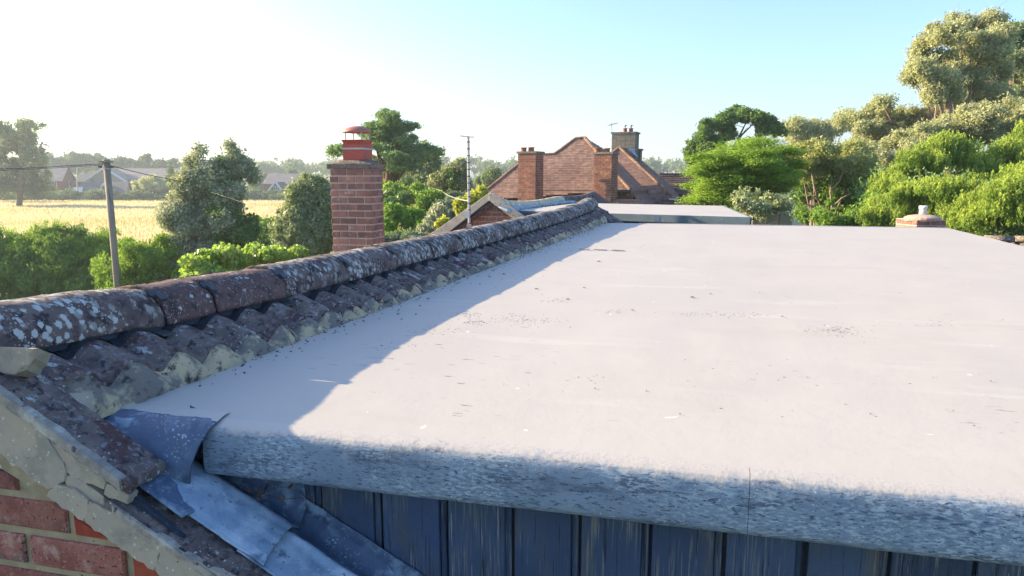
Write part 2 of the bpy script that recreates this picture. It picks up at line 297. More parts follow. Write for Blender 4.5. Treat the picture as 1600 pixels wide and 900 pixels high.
def leaf_mat(name, dark, light, tr=.35, accent=None, gloss=.0):
    k_ = {'grey_green_leaf': 1.35, 'ivy_leaf': 1.7, 'olive_leaf': 1.45, 'pine_needle': 1.55, 'hedge_leaf': 1.5, 'oak_leaf': 1.35, 'far_leaf': 1.15, 'far_dark_leaf': 1.3, 'mid_leaf': 1.1, 'dusty_blue_leaf': 1.3}.get(name, 1.08)
    dark = tuple(c*1.9*k_ for c in dark); light = tuple(min(.62, c*2.1*k_) for c in light); tr = min(.5, tr+.08)
    m = bpy.data.materials.new(name); m.use_nodes = True; t = m.node_tree; t.nodes.remove(t.nodes['Principled BSDF']); out = t.nodes['Material Output']
    a = t.nodes.new('ShaderNodeAttribute'); a.attribute_name = 'tint'
    col = mixc(t, a.outputs['Fac'], dark, light)
    if accent:
        b = t.nodes.new('ShaderNodeAttribute'); b.attribute_name = 'tip'; col = mixc(t, b.outputs['Fac'], col, accent)
    d = t.nodes.new('ShaderNodeBsdfDiffuse'); t.links.new(col, d.inputs[0])
    tl = t.nodes.new('ShaderNodeBsdfTranslucent'); tc = mixc(t, .6, col, (.30, .36, .04), 'MIX'); tc2 = mixc(t, .55, col, tc); t.links.new(tc2, tl.inputs[0])
    mx = t.nodes.new('ShaderNodeMixShader'); mx.inputs[0].default_value = tr; t.links.new(d.outputs[0], mx.inputs[1]); t.links.new(tl.outputs[0], mx.inputs[2])
    if gloss:
        g = t.nodes.new('ShaderNodeBsdfGlossy'); g.inputs['Roughness'].default_value = .35; m2 = t.nodes.new('ShaderNodeMixShader'); m2.inputs[0].default_value = gloss
        t.links.new(mx.outputs[0], m2.inputs[1]); t.links.new(g.outputs[0], m2.inputs[2]); mx = m2
    t.links.new(mx.outputs[0], out.inputs[0]); return m
LF = {
 'hedge': leaf_mat('hedge_leaf', (.026, .055, .016), (.075, .125, .030), .25),
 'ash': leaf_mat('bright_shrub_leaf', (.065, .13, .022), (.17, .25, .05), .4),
 'laurel': leaf_mat('laurel_leaf', (.085, .17, .022), (.21, .33, .05), .4, gloss=.05),
 'grey': leaf_mat('grey_green_leaf', (.075, .10, .050), (.22, .26, .16), .3, gloss=.02),
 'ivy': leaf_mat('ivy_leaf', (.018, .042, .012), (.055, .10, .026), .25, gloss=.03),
 'olive': leaf_mat('olive_leaf', (.055, .075, .032), (.16, .175, .10), .3, gloss=.02),
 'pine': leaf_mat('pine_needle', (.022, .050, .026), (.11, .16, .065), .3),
 'oak': leaf_mat('oak_leaf', (.022, .050, .015), (.080, .13, .040), .3),
 'lime': leaf_mat('feathery_leaf', (.055, .13, .018), (.20, .32, .045), .45),
 'euc': leaf_mat('pale_tree_leaf', (.16, .18, .08), (.34, .35, .18), .4),
 'euc_y': leaf_mat('yellow_green_leaf', (.13, .15, .05), (.33, .32, .12), .4),
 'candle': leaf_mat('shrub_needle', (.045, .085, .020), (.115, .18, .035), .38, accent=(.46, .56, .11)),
 'far': leaf_mat('far_leaf', (.050, .075, .040), (.12, .155, .075), .25),
 'fard': leaf_mat('far_dark_leaf', (.030, .052, .032), (.075, .105, .06), .25),
 'poplar': leaf_mat('far_poplar_leaf', (.08, .11, .06), (.19, .23, .13), .4),
 'mid': leaf_mat('mid_leaf', (.040, .085, .018), (.13, .21, .045), .35),
 'dusty': leaf_mat('dusty_blue_leaf', (.045, .062, .048), (.10, .125, .095), .25),
 'yellow': leaf_mat('yellow_leaf', (.22, .24, .03), (.42, .40, .06), .4),
 'grass': leaf_mat('grass_blade', (.06, .11, .025), (.15, .20, .055), .3),
 'crop': leaf_mat('crop_blade', (.42, .30, .165), (.52, .375, .21), .40, accent=(.27, .30, .09)),
}
MT['brick_panel'] = M('plain_brickwork', ((.17, .085, .065), (.22, .12, .09), 3), [((.34, .28, .22), 'n', 14, .55, .7)], rough=.95, bump=.6)

# ------------------------------------------------------------------ building helpers
def clip_poly(poly, win):
    """Sutherland-Hodgman: 2-D polygon clipped by the convex counter-clockwise polygon win"""
    out = list(poly)
    for i in range(len(win)):
        a, b = win[i], win[(i+1) % len(win)]; inp = out; out = []
        if not inp: break
        def side(p): return (b[0]-a[0])*(p[1]-a[1])-(b[1]-a[1])*(p[0]-a[0])
        for j in range(len(inp)):
            p, q = inp[j-1], inp[j]; sp_, sq = side(p), side(q)
            if (sp_ >= 0) != (sq >= 0):
                k = sp_/(sp_-sq); out.append((p[0]+(q[0]-p[0])*k, p[1]+(q[1]-p[1])*k))
            if sq >= 0: out.append(q)
    return out
def area2(p): return sum(p[i-1][0]*p[i][1]-p[i][0]*p[i-1][1] for i in range(len(p)))/2
def bricks(parent, o, ex, nrm, rows, z0, ch, ln, j, e0, e1, win, mat, depth=.02, phase=0.0, proud=.004, alt=None, stuff=None, far=False, bev=.004, flem=False):
    """courses of bricks on a wall: origin o, horizontal direction ex, outward normal nrm; each brick is an object (or, with stuff, one joined mesh)"""
    shared = {}
    mb = stuff
    for r in range(rows):
        zb = z0 + r*ch
        e = e0 - ln + ((r % 2)*.5+phase) % 1*ln
        k = 0
        while e < e1:
            le = ln if not (flem and (k % 2)) else ln*.5
            a = max(e+j/2, e0); b = min(e+le-j/2, e1)
            if b-a > j:
                q = [(a, zb+j/2), (b, zb+j/2), (b, zb+ch-j/2), (a, zb+ch-j/2)]
                if win: q = clip_poly(q, win)
                if len(q) > 2 and abs(area2(q)) > ln*ch*.03:
                    P = [o+ex*x+Vector((0, 0, z)) for x, z in q]; base = -nrm*(depth-proud)
                    m_ = alt if (alt and rnd.random() < .2) else mat
                    if mb is not None:
                        mb.prism([p+base for p in P], nrm*depth)
                    else:
                        key = (round(b-a, 4), m_.name)
                        if len(q) == 4 and abs(abs(area2(q))-(b-a)*(ch-j)) < 1e-7:
                            if key not in shared:
                                w_, h_ = b-a, ch-j; Q = [ex*x+Vector((0, 0, z)) for x, z in ((0, 0), (w_, 0), (w_, h_), (0, h_))]
                                mm = MB().bprism([p+base for p in Q], nrm*depth, bev); shared[key] = mesh('brick', mm.V, mm.F, m_)
                            jit = rnd.uniform(-.0015, .0015)
                            link('brick', shared[key], parent, Matrix.Translation(o+ex*a+Vector((0, 0, zb+j/2))+nrm*jit))
                        else:
                            MB().bprism([p+base for p in P], nrm*depth, bev).build('brick', m_, parent)
            e += le; k += 1

def frame_of(pts):
    P = [Vector(p) for p in pts]; n = Vector((0, 0, 0))
    for i in range(1, len(P)-1): n += (P[i]-P[0]).cross(P[i+1]-P[0])
    n.normalize()
    if n.z < 0: n = -n
    e = Vector((-n.y, n.x, 0)).normalized(); s = n.cross(e)
    if s.z < 0: s = -s; e = -e
    return P[0], e, s, n
def tiled(mb, pts, course, wd, th=.012, step=.02):
    """adds courses of separate flat tiles over a planar roof polygon to mb"""
    o, e, s, n = frame_of(pts); q = [((Vector(p)-o).dot(e), (Vector(p)-o).dot(s)) for p in pts]
    s0, s1 = min(b for a, b in q), max(b for a, b in q); k = 0; sc = s0
    while sc < s1:
        sm = sc+course*.5; xs = []
        for i in range(len(q)):
            (x1, y1), (x2, y2) = q[i-1], q[i]
            if (y1 <= sm) != (y2 <= sm): xs.append(x1+(x2-x1)*(sm-y1)/(y2-y1))
        xs.sort()
        for a, b in zip(xs[::2], xs[1::2]):
            x = a - (k % 2)*wd*.5
            while x < b:
                xa, xb = max(x, a), min(x+wd-.004, b)
                if xb-xa > .02:
                    h0 = step+rnd.uniform(-.3, .3)*step; h1 = th*.3
                    A = o+e*xa+s*sc; B = o+e*xb+s*sc; C_ = o+e*xb+s*(sc+course*1.06); D = o+e*xa+s*(sc+course*1.06)
                    m_ = len(mb.V); mb.V += [A+n*h0, B+n*(h0+rnd.uniform(-.2, .2)*step), C_+n*h1, D+n*h1, A-n*.01, B-n*.01]
                    mb.F += [(m_, m_+1, m_+2, m_+3), (m_+4, m_+5, m_+1, m_)]
                x += wd
        sc += course; k += 1
def half_round(a, b, r, n=8, up=Vector((0, 0, 1)), th=.02):
    """one half-round tile from a to b"""
    a = Vector(a); b = Vector(b); d = (b-a).normalized(); x = d.cross(up).normalized(); y = x.cross(d)
    V = []; F = []
    for p, rr in ((a, r), (b, r*.93)):
        for q in (rr, rr-th):
            for k in range(n+1):
                t = math.pi*k/n; V.append(p+x*math.cos(t)*q+y*math.sin(t)*q*.9)
    m = n+1
    for k in range(n):
        F += [(k, k+1, 2*m+k+1, 2*m+k), (m+k, 3*m+k, 3*m+k+1, m+k+1), (k, m+k, m+k+1, k+1), (2*m+k, 2*m+k+1, 3*m+k+1, 3*m+k)]
    F += [(0, 2*m, 3*m, m), (n, m+n, 3*m+n, 2*m+n)]
    return V, F

# ------------------------------------------------------------------ foliage
def np_mesh(name, V, quads, mat, attrs=None, tri=False):
    me = bpy.data.meshes.new(name); n = len(quads); c = 3 if tri else 4
    me.vertices.add(len(V)); me.vertices.foreach_set('co', np.asarray(V, np.float32).ravel())
    me.loops.add(n*c); me.loops.foreach_set('vertex_index', np.asarray(quads, np.int32).ravel())
    me.polygons.add(n); me.polygons.foreach_set('loop_start', np.arange(0, n*c, c, dtype=np.int32))
    me.update(calc_edges=True)
    for k, a in (attrs or {}).items():
        at_ = me.attributes.new(k, 'FLOAT', 'POINT'); at_.data.foreach_set('value', np.asarray(a, np.float32))
    me.materials.append(mat); return me
def leaf_cloud(name, mat, lobes, nclump, per, cr, leaf, seed, parent=None, aniso=(1, 1, 1), shell=.55, style='leaf', aspect=.5, top=0.0, kind=None, floor=None, sub=7, gap=.22, subk=(.30, .55)):
    """many small leaf faces in clumps spread through ellipsoid lobes (centre, radii)"""
    g = np.random.default_rng(seed)
    if sub:
        nl = []
        for c, r in lobes:
            nl.append((c, tuple(x*.62 for x in r)))
            for _ in range(sub):
                dd_ = g.normal(size=3); dd_ /= np.linalg.norm(dd_); k_ = g.uniform(*subk); q_ = g.uniform(.60, .92)
                nl.append((tuple(c[i]+dd_[i]*r[i]*q_ for i in range(3)), tuple(x*k_*g.uniform(.8, 1.2) for x in r)))
        lobes = nl
    C = np.array([l[0] for l in lobes], float); Rr = np.array([l[1] for l in lobes], float)
    wgt = np.prod(Rr, 1)**(2/3); wgt /= wgt.sum(); idx = g.choice(len(lobes), nclump, p=wgt)
    d = g.normal(size=(nclump, 3)); d /= np.linalg.norm(d, axis=1)[:, None]; d[:, 2] = np.where(g.random(nclump) < top, np.abs(d[:, 2]), d[:, 2])
    rr = shell+(1-shell)*g.random(nclump)**.7
    stray = g.random(nclump) < .10; rr = np.where(stray, g.uniform(1.0, 1.35, nclump), rr)
    cc = C[idx]+d*Rr[idx]*rr[:, None]
    ctint = np.clip(g.normal(.5, .22, nclump), 0, 1); csz = g.uniform(.6, 1.35, nclump)*np.where(stray, .6, 1.0)
    hole = np.sin(cc[:, 0]*2.1/cr*.25+seed)*np.sin(cc[:, 1]*1.7/cr*.25+1.3*seed)*np.sin(cc[:, 2]*2.4/cr*.25+.7*seed)
    keep = hole < np.quantile(hole, 1-gap); cc = cc[keep]; d = d[keep]; ctint = ctint[keep]; csz = csz[keep]; nclump = len(cc)
    N = nclump*per; ci = np.repeat(np.arange(nclump), per)
    off = g.normal(size=(N, 3)); off /= np.linalg.norm(off, axis=1)[:, None]; off *= (g.random(N)**.45)[:, None]
    an = np.array(aniso)[None, :]
    tip = np.zeros(N)
    if style == 'spike':       # upright shoots: the clump is a bundle of short vertical candles
        hgt = g.random(N); lean = g.normal(size=(nclump, 2))*.22
        p = np.zeros((N, 3)); p[:, :2] = g.normal(size=(N, 2))*cr*.13*(1.25-hgt)[:, None]+lean[ci]*hgt[:, None]*cr
        p[:, 2] = (hgt*1.5-.45)*cr*csz[ci]; p += cc[ci]; tip = np.clip((hgt-.15)*1.5, 0, 1)*(.35+.65*ctint[ci])
        a = np.stack([g.normal(size=N)*.45, g.normal(size=N)*.45, np.ones(N)], 1)
    else:
        p = cc[ci]+off*cr*csz[ci][:, None]*an
        a = g.normal(size=(N, 3))
        if style == 'droop': a[:, 2] = a[:, 2]*.5-1.0
        if style == 'flat': a[:, 2] *= .25
        if style == 'up': a[:, 2] = np.abs(a[:, 2])+.8
    a /= np.linalg.norm(a, axis=1)[:, None]
    nr = off*.9+d[ci]*.6+g.normal(size=(N, 3))*.55; 
    if style == 'flat': nr[:, 2] += 1.2
    b = np.cross(a, nr); b /= (np.linalg.norm(b, axis=1)[:, None]+1e-9)
    sz = leaf*g.uniform(.55, 1.4, N)[:, None]
    if floor is not None: p[:, 2] = np.maximum(p[:, 2], floor)
    V = np.stack([p-a*sz*1.1, p+b*sz*aspect*1.1+a*sz*.7, p-b*sz*aspect*1.1+a*sz*.55], 1).reshape(-1, 3)
    tint = np.clip(ctint[ci]*.65+g.random(N)*.5-.08, 0, 1)
    me = np_mesh(name, V, np.arange(N*3).reshape(-1, 3), mat, {'tint': np.repeat(tint, 3), 'tip': np.repeat(tip, 3)}, tri=True)
    return link(name, me, parent, None, None, kind)
def L(px, py, rx, ry, Y, dy=0.0, ky=1.0):
    """a lobe of a crown seen at photo pixel (px,py) with half-extents rx,ry in pixels, at distance Y+dy"""
    Y = Y+dy; c = at(px, py, Y); k = Y/FOC; return ((c.x, c.y, c.z), (rx*k, rx*k*ky, ry*k))
def limbs(mb, base, tips, r0, sag=.12, n=7, seed=1, twig=0):
    g = random.Random(seed)
    for tp in tips:
        tp = Vector(tp); base = Vector(base); pts = []; rs = []
        L_ = (tp-base).length
        for i in range(n):
            t = i/(n-1); p = base.lerp(tp, t); k = math.sin(math.pi*t)
            p = p+Vector((g.uniform(-1, 1), g.uniform(-1, 1), 0))*L_*.05*k+Vector((0, 0, 1))*L_*sag*k*.5
            pts.append(p); rs.append(r0*(1-t)**.8+r0*.09)
        mb.tube(pts, rs, 6)
        for q in range(twig):
            i = g.randrange(2, n-1); a = pts[i]; b = a+Vector((g.uniform(-1, 1), g.uniform(-1, 1), g.uniform(-.1, 1)))*L_*.25
            mb.tube([a, a.lerp(b, .5)+Vector((0, 0, .04*L_)), b], [rs[i]*.5, rs[i]*.3, rs[i]*.12], 5)
def tree(name, label, cat, lobes, mat, nclump, per, cr, leaf, seed, base=None, trunk_r=.15, bark='bark', group=None, twig=2, fork=.45, ntips=10, extra=(), **kw):
    c = lobes[0][0]
    b = Vector(base) if base is not None else Vector((c[0], c[1], 0))
    t = thing(name, label, cat, (b.x, b.y, 0), group)
    leaf_cloud('crown', LF[mat], lobes, nclump, per, cr, leaf, seed, t, **kw)
    for i, (m2, lb, nc2, per2, cr2, lf2) in enumerate(extra): leaf_cloud('foliage', LF[m2], lb, nc2, per2, cr2, lf2, seed+50+i, t)
    if trunk_r:
        g = random.Random(seed); mb = MB(); topz = max(l[0][2] for l in lobes); f = Vector((b.x*.4+c[0]*.6, b.y*.4+c[1]*.6, b.z+(topz-b.z)*fork))
        mb.tube([b, b.lerp(f, .5)+Vector((g.uniform(-.1, .1), 0, 0)), f, f+(Vector(lobes[0][0])-f)*.6], [trunk_r*1.25, trunk_r, trunk_r*.8, trunk_r*.3], 9)
        tips = [g.choice(lobes) for _ in range(ntips)] if len(lobes) > ntips else lobes
        tp = [Vector(l[0])+Vector((g.uniform(-.4, .4)*l[1][0], g.uniform(-.4, .4)*l[1][1], g.uniform(0, .5)*l[1][2])) for l in tips]
        [limbs(mb, b.lerp(f, g.uniform(.72, 1.0)), [q_], trunk_r*g.uniform(.26, .42), seed=seed+i_, twig=twig) for i_, q_ in enumerate(tp)]; mb.build('trunk', MT[bark], t, True)
    return t

# ================================================================== THE HOUSE WITH THE FLAT-ROOFED DORMER
VG = 1.135                                   # the plane of the verge, at the near gable
def interp(x, xs, ys):
    if x <= xs[0]: return ys[0]
    for a, b, c, d in zip(xs, xs[1:], ys, ys[1:]):
        if x <= b: k = (x-a)/(b-a); k = k*k*(3-2*k); return c+(d-c)*k
    return ys[-1]
def ridge_z(v): return interp(v, [1.1, 1.45, 1.8, 2.5, 4.5, 7.0, 8.1, 8.9], [-.392, -.412, -.436, -.452, -.458, -.448, -.428, -.375])
UR = -1.560; UC = -1.675; DECK = -.56
house = thing('house', 'near brick house with lichened ridge tiles and a pale grey flat dormer roof', 'house', W(UC, VG, -5.6))
# --- gable wall: a mortar core with every brick proud of it
gable = None
RAKE = [(-1.64, -.510), (-1.517, -.591), (-1.381, -.682), (-1.293, -.735), (-1.124, -.824), (-.60, -1.09), (.9, -1.86)]
wallV = VG+.018
core = [(-4.2, -1.9)]+[(-1.71, -.470)]+[(a, b-.004) for a, b in RAKE[1:]]+[(2.6, -2.75), (2.6, -5.6), (-4.2, -5.6)]
gable = MB().prism([W(a, wallV, b) for a, b in core], VX*.12).build('gable_wall', MT['joint'], house)
CH = .0865
win = [(-4.15, -3.2), (1.6, -3.2), (1.6, -2.05), (-1.124, -.824), (-1.45, -.635), (-1.70, -.485), (-4.15, -1.95)]
def rake_at(u): return interp(u, [-1.64, -1.517, -1.381, -1.293, -1.124, -.60, .9], [b for a, b in RAKE])
bo = W(0, wallV, 0)
j0 = -.691-CH/2; 
brk = dict(ch=CH, ln=.268, j=.018)
# four courses round the photographed corner take their joints from the photograph
rowz = [(-.8285-CH*k) for k in range(-3, 14)]
for r, zc in enumerate(rowz):
    k = r-3                                   # k=0: the course with joints at u=-1.467 and -1.198
    ph = -1.467 if k % 2 == 0 else -1.341
    for i in range(-7, 8):
        a = ph+i*.2685+.009; b = a+.2685-.018
        if b < -3.3 or a > .2: continue
        q = [(a, zc-CH/2+.009), (b, zc-CH/2+.009), (b, zc+CH/2-.009), (a, zc+CH/2-.009)]
        q = clip_poly(q, win)
        if len(q) < 3 or abs(area2(q)) < .0008: continue
        bright = (k == -1 and i == 0) or (k == 0 and i == 1) or (k == -2 and i == 0) or (k == 1 and i == 1) or rnd.random() < .06
        MB().bprism([bo+UX*x+Vector((0, 0, z))+VX*.012 for x, z in q], -VX*(.020+rnd.uniform(-.002, .002)), .006).build('brick', MT['brick_bright' if bright else 'brick'], gable)
# --- verge mortar, cracked into pieces (outlines measured on the verge plane)
def vpoly(pts, name, mat, thick, front, parent):
    pl = W(0, front, 0); nn = NX
    P = [onplane(x, y, pl, nn) for x, y in pts]
    # fine ragged outline
    Q = []
    for i in range(len(P)):
        a, b = P[i], P[(i+1) % len(P)]; n = max(1, int((b-a).length/.014)); nor = (b-a).cross(NX).normalized()
        for k in range(n):
            p = a.lerp(b, k/n); Q.append(p+(nor*(nz(p.x, p.z, 3, 60)*.0010) if k else Vector()))
    return MB().bprism(Q, -NX*0+NX*thick, .003).build(name, mat, parent)
vm = thing  # (alias kept short below)
vpoly([(0, 619), (60, 660), (76, 671), (98, 700), (114, 731), (111, 748), (96, 754), (85, 762), (0, 696), (-60, 652), (-60, 577)], 'verge_mortar', MT['mortar_v'], .016, VG+.016, house)
vpoly([(61, 660), (178, 746), (174, 760), (117, 734), (100, 698), (78, 672)], 'verge_mortar', MT['mortar_v'], .020, VG+.022, house)
vpoly([(114, 738), (126, 737), (188, 784), (186, 793), (150, 775), (112, 751)], 'verge_mortar', MT['mortar_v'], .018, VG+.020, house)
vpoly([(181, 748), (216, 766), (213, 780), (176, 764)], 'verge_mortar', MT['mortar_v'], .026, VG+.026, house)
vpoly([(83, 770), (97, 753), (126, 759), (148, 777), (141, 809)], 'verge_mortar', MT['mortar_v'], .018, VG+.012, house)
vpoly([(149, 778), (184, 795), (263, 840), (257, 862), (250, 885), (142, 810)], 'verge_mortar', MT['mortar_v'], .018, VG+.012, house)
vpoly([(264, 840), (300, 862), (378, 905), (480, 960), (440, 1010), (330, 943), (251, 885), (258, 862)], 'verge_mortar', MT['mortar_v'], .018, VG+.012, house)
# dark bedding gap behind the pieces
vpoly([(-60, 565), (0, 608), (112, 700), (215, 772), (330, 868), (520, 985), (480, 1000), (250, 878), (141, 803), (85, 762), (0, 692), (-60, 645)], 'bedding_gap', MT['groove'], .012, VG+.030, house)
# --- verge tiles
def vz1(u): return -.434-.588*(u+1.494)
def vz2(u): return -.680-.53*(u+1.195)
def verge_tile(u0, u1, zf, v1, th=.030, seed=0, vend=0):
    def top(s, t):
        u = u0+(u1-u0)*s; v = VG-.004+(v1-VG)*t; z = zf(u)
        z += .0035*nz(u*9, v*9, seed)+.004*nz(u*30, v*30, seed) - (.006*(1-t) if t < .1 else 0)
        return W(u+.006*nz(v*40, seed, 1)*(1 if s > .97 else 0), v, z)
    V, F = grid(top, 46, 12, -th, Vector((0, 0, 1)))
    return obj('verge_tile', V, F, MT['tile'], house)
verge_tile(-1.70, -1.165, vz1, 1.236, .022, 3)
verge_tile(-1.23, -.72, lambda u: vz2(u), 1.225, .022, 8)
verge_tile(-.80, -.30, lambda u: vz2(u)-.018, 1.225, .022, 12)
# pale fibre-cement edge below each verge tile
def edge_strip(u0, u1, zf, dz, h, name='tile_edge', v=VG):
    def f(s, t):
        u = u0+(u1-u0)*s; z = zf(u)-dz-h*t
        return W(u, v-.010+.0008*nz(u*40, t, 4), z+.0008*nz(u*30, t, 6))
    V, F = grid(f, 50, 5, .05, VX); return obj(name, V, F, MT['tile_edge'], house)
edge_strip(-1.75, -1.180, vz1, .003, .024); edge_strip(-1.205, -.72, vz2, .006, .020); edge_strip(-.80, -.30, lambda u: vz2(u)-.018, .006, .02)

# --- roof tiles on the near slope, between the ridge and the flat roof
PIT = .575
def tz(u, v): return ridge_z(v)-.038-.40*(u-UR)                    # the pan surface
def roll(v): 
    x = ((v-1.290)/.152+.5) % 1.0-.5
    return .037*max(0.0, math.cos(math.pi*x*1.16))**.85 if abs(x) < .43 else 0.0
def tile_fn(v0, v1, u0, u1, seed):
    def f(s, t):
        v = v0+(v1-v0)*t; u = u0+(u1-u0)*s
        z = tz(u, v)+roll(v)+.0030*nz(u*26, v*26, seed)+.004*nz(u*8, v*8, seed)+.006*(t-.5)*(1 if seed % 2 else -1)*.5
        uu = u+(.012*nz(v*18, seed, 2)+.007*nz(v*50, seed, 5))*(s**6)
        return W(uu, v, z)
    return f
tc_ = 0
v = 1.290-.152*.5
while v < 8.62:
    n = 27 if v < 4 else 19
    V, F = grid(tile_fn(v, v+.301, -1.70, -1.428+rnd.uniform(-.007, .007), tc_), 12, n, -.016, Vector((0, 0, 1)))
    obj('roof_tile', V, F, MT['tile'], house, smooth=False); v += .304; tc_ += 1
# --- mortar fillet along the foot of the tiles, lumpy under each roll
def roll2(v): x = ((v-1.290)/.152+.5) % 1.0-.5; return .036*(.5+.5*math.cos(2*math.pi*x))**.7
def fillet(v0, v1, seed):
    def f(s, t):
        v = v0+(v1-v0)*s; r = roll2(v)
        lump = .5+.5*nz(v*5.1, 2.2, 0); big = max(0, nz(v*3.3, 8, 1))
        ztop = tz(-1.425, v)+r+.003-.010*(1-min(1, r/.03))+.006*nz(v*24, 1, 9)
        if v < 8.4: pass
        h = max(ztop-DECK, .012); 
        bul = .010+(.018*lump+.012*big)*(.35+.65*min(1, r/.035))
        prof = math.sin(math.pi*min(1, t*.92+.04))**.7
        u = -1.438+.052*(1-t)**1.2+bul*prof+.005*nz(v*38, t*3, seed)+.004*nz(v*90, t*8, 3)
        if t > .92: u -= .02*(t-.92)/.08
        return W(u, v, DECK-.002+h*t+.002*nz(v*60, t*5, 7))
    return f
vs = [1.215, 2.06, 3.1, 4.4, 6.0, 7.4, 8.45]
for i, (a, b) in enumerate(zip(vs, vs[1:])):
    nn = int((b-a)/.0075) if a < 3 else int((b-a)/.014)
    V, F = grid(fillet(a+.002, b-.002, i), nn, 14); obj('mortar_fillet', V, F, MT['mortar_y'], house, True)
# the smooth mortar plug in the mouth of the first roll, and the pale block under the end of the ridge
def plug(cu, cv, cz, ru, rv, rz, name, mat, tilt=0):
    def f(s, t):
        a = 2*math.pi*s; b = math.pi*.5*t; x = math.cos(a)*math.sin(b); y = math.sin(a)*math.sin(b); z = math.cos(b)
        k = 1+.10*nz(x*2+cu*7, y*2, z*2)
        return W(cu+z*ru*k, cv+x*rv*k, cz+y*rz*k)
    V, F = grid(f, 30, 10); return obj(name, V, F, mat, house, True)
plug(-1.418, 1.245, -.545, .036, .075, .056, 'mortar_plug', MT['mortar_v'])
MB().bprism([onplane(x, y, W(0, 1.165, 0), NX)-NX*.035-Vector((0, 0, .025)) for x, y in ((-60, 553), (0, 548), (56, 542), (50, 558), (42, 566), (38, 576), (20, 579), (0, 586), (-60, 604))], NX*.035+Vector((0, 0, .025)), .009).build('ridge_end_mortar', MT['mortar_v'], house)
# --- dark ventilated membrane showing under the ridge tiles
def memb(s, t):
    v = 1.15+(8.75-1.15)*s; u = UR+.012-.085*t; return W(u, v, tz(u, v)+roll(v)*(1-.25*t)+.003+.004*t)
V, F = grid(memb, 560, 5); obj('ridge_membrane', V, F, MT['mesh'], house)
def memb2(s, t):
    v = 1.15+(8.75-1.15)*s; return W(UR-.03-.02*t, v, ridge_z(v)-.02+.06*t)
V, F = grid(memb2, 200, 3); obj('ridge_membrane', V, F, MT['mesh'], house)
# --- ridge tiles
joints = [1.02, 1.70, 1.912, 2.29, 2.745]
while joints[-1] < 8.6: joints.append(joints[-1]+.452)
joints[-1] = 8.80
for i, (a, b) in enumerate(zip(joints, joints[1:])):
    a_, b_ = a+.004, b-.004; jz = rnd.uniform(-.004, .004); ju = rnd.uniform(-.004, .004); rr = .117+rnd.uniform(-.002, .002); sd = i*3.7
    nl = 34 if a < 4 else 16; na = 30 if a < 4 else 18
    if a < 1.1: a_ = 1.128
    def f(s, t):
        v = a_+(b_-a_)*s; th = math.pi*t
        r_ = rr*(1.0-.03*s); d = .0028*nz(v*22, th*3, sd)+.0022*nz(v*60, th*8, sd)+(.003*nz(th*14, sd, 1) if s in (0, 1) else 0)
        x = math.cos(th); y = math.sin(th); sq = 1.0+.05*abs(math.sin(2*th))
        return W(UC+ju+(r_*sq+d)*x, v+(.004*nz(th*4, sd, 5) if s in (0.0, 1.0) else 0), ridge_z(v)+jz+(r_*sq*.93+d)*y)
    V, F = grid(f, nl, na)
    def f2(s, t):
        p = f(s, t); th = math.pi*t; return p-UX*math.cos(th)*.014-Vector((0, 0, 1))*math.sin(th)*.014
    V2, F2 = grid(f2, nl, na); n0 = len(V); F = F+[tuple(k+n0 for k in q)[::-1] for q in F2]; V = V+V2
    rim = [k*na for k in range(nl)]+[(nl-1)*na+k for k in range(1, na)]+[k*na+na-1 for k in range(nl-2, -1, -1)]+[k for k in range(na-2, 0, -1)]
    F += [(rim[k], rim[(k+1) % len(rim)], rim[(k+1) % len(rim)]+n0, rim[k]+n0)[::-1] for k in range(len(rim))]
    o = obj('ridge_tile', V, F, MT['ridge_red' if i in (1, 2) else 'ridge_clay'], house)
    o.data.polygons.foreach_set('use_smooth', [True]*len(o.data.polygons))
    if i in (1, 2): o['label'] = 'smooth dark red ridge tile with few lichen spots'
# dark mortar in the joints and under the ridge so that no light leaks through
def rj(s, t):
    v = 1.15+(8.78-1.15)*s; th = math.pi*t; return W(UC+.100*math.cos(th), v, ridge_z(v)-.02+.094*math.sin(th))
V, F = grid(rj, 120, 12); obj('ridge_bedding', V, F, MT['groove'], house)
# plastic union clips at the joints and the ventilator tabs sticking out below them
for k, v in enumerate(joints[1:-1]):
    z = ridge_z(v)
    th = R(52); rad = .124; c = W(UC+rad*math.cos(th), v, z+rad*.93*math.sin(th)); tan = UX*(-math.sin(th))+Vector((0, 0, 1))*math.cos(th); nor = UX*math.cos(th)+Vector((0, 0, 1))*math.sin(th)
    mb = MB().box(c, VX*.014+UX*.002, tan*.011, nor*.0025); mb.box(c-tan*.020+nor*.001+VX*.010, VX*.012, tan*.013, nor*.004)
    mb.build('ridge_clip', MT['plastic'], house)
    MB().prism([W(UR-.035, v-.050, z-.010), W(UR+.020, v-.040, z-.026), W(UR+.026, v+.010, z-.030), W(UR-.035, v+.022, z-.012)], Vector((0, 0, .005))).build('ventilator_tab', MT['plastic'], house)
# little comb of dry-fix mesh standing behind the ridge
mb = MB()
for k in range(46):
    v = 1.86+k*.0075; mb.box(W(UC-.075, v, ridge_z(v)+.094+.001*nz(v*9, 1, 1)), VX*.0013, UX*.0013, Vector((0, 0, .009)))
mb.build('mesh_comb', MT['plastic'], house, kind='stuff')
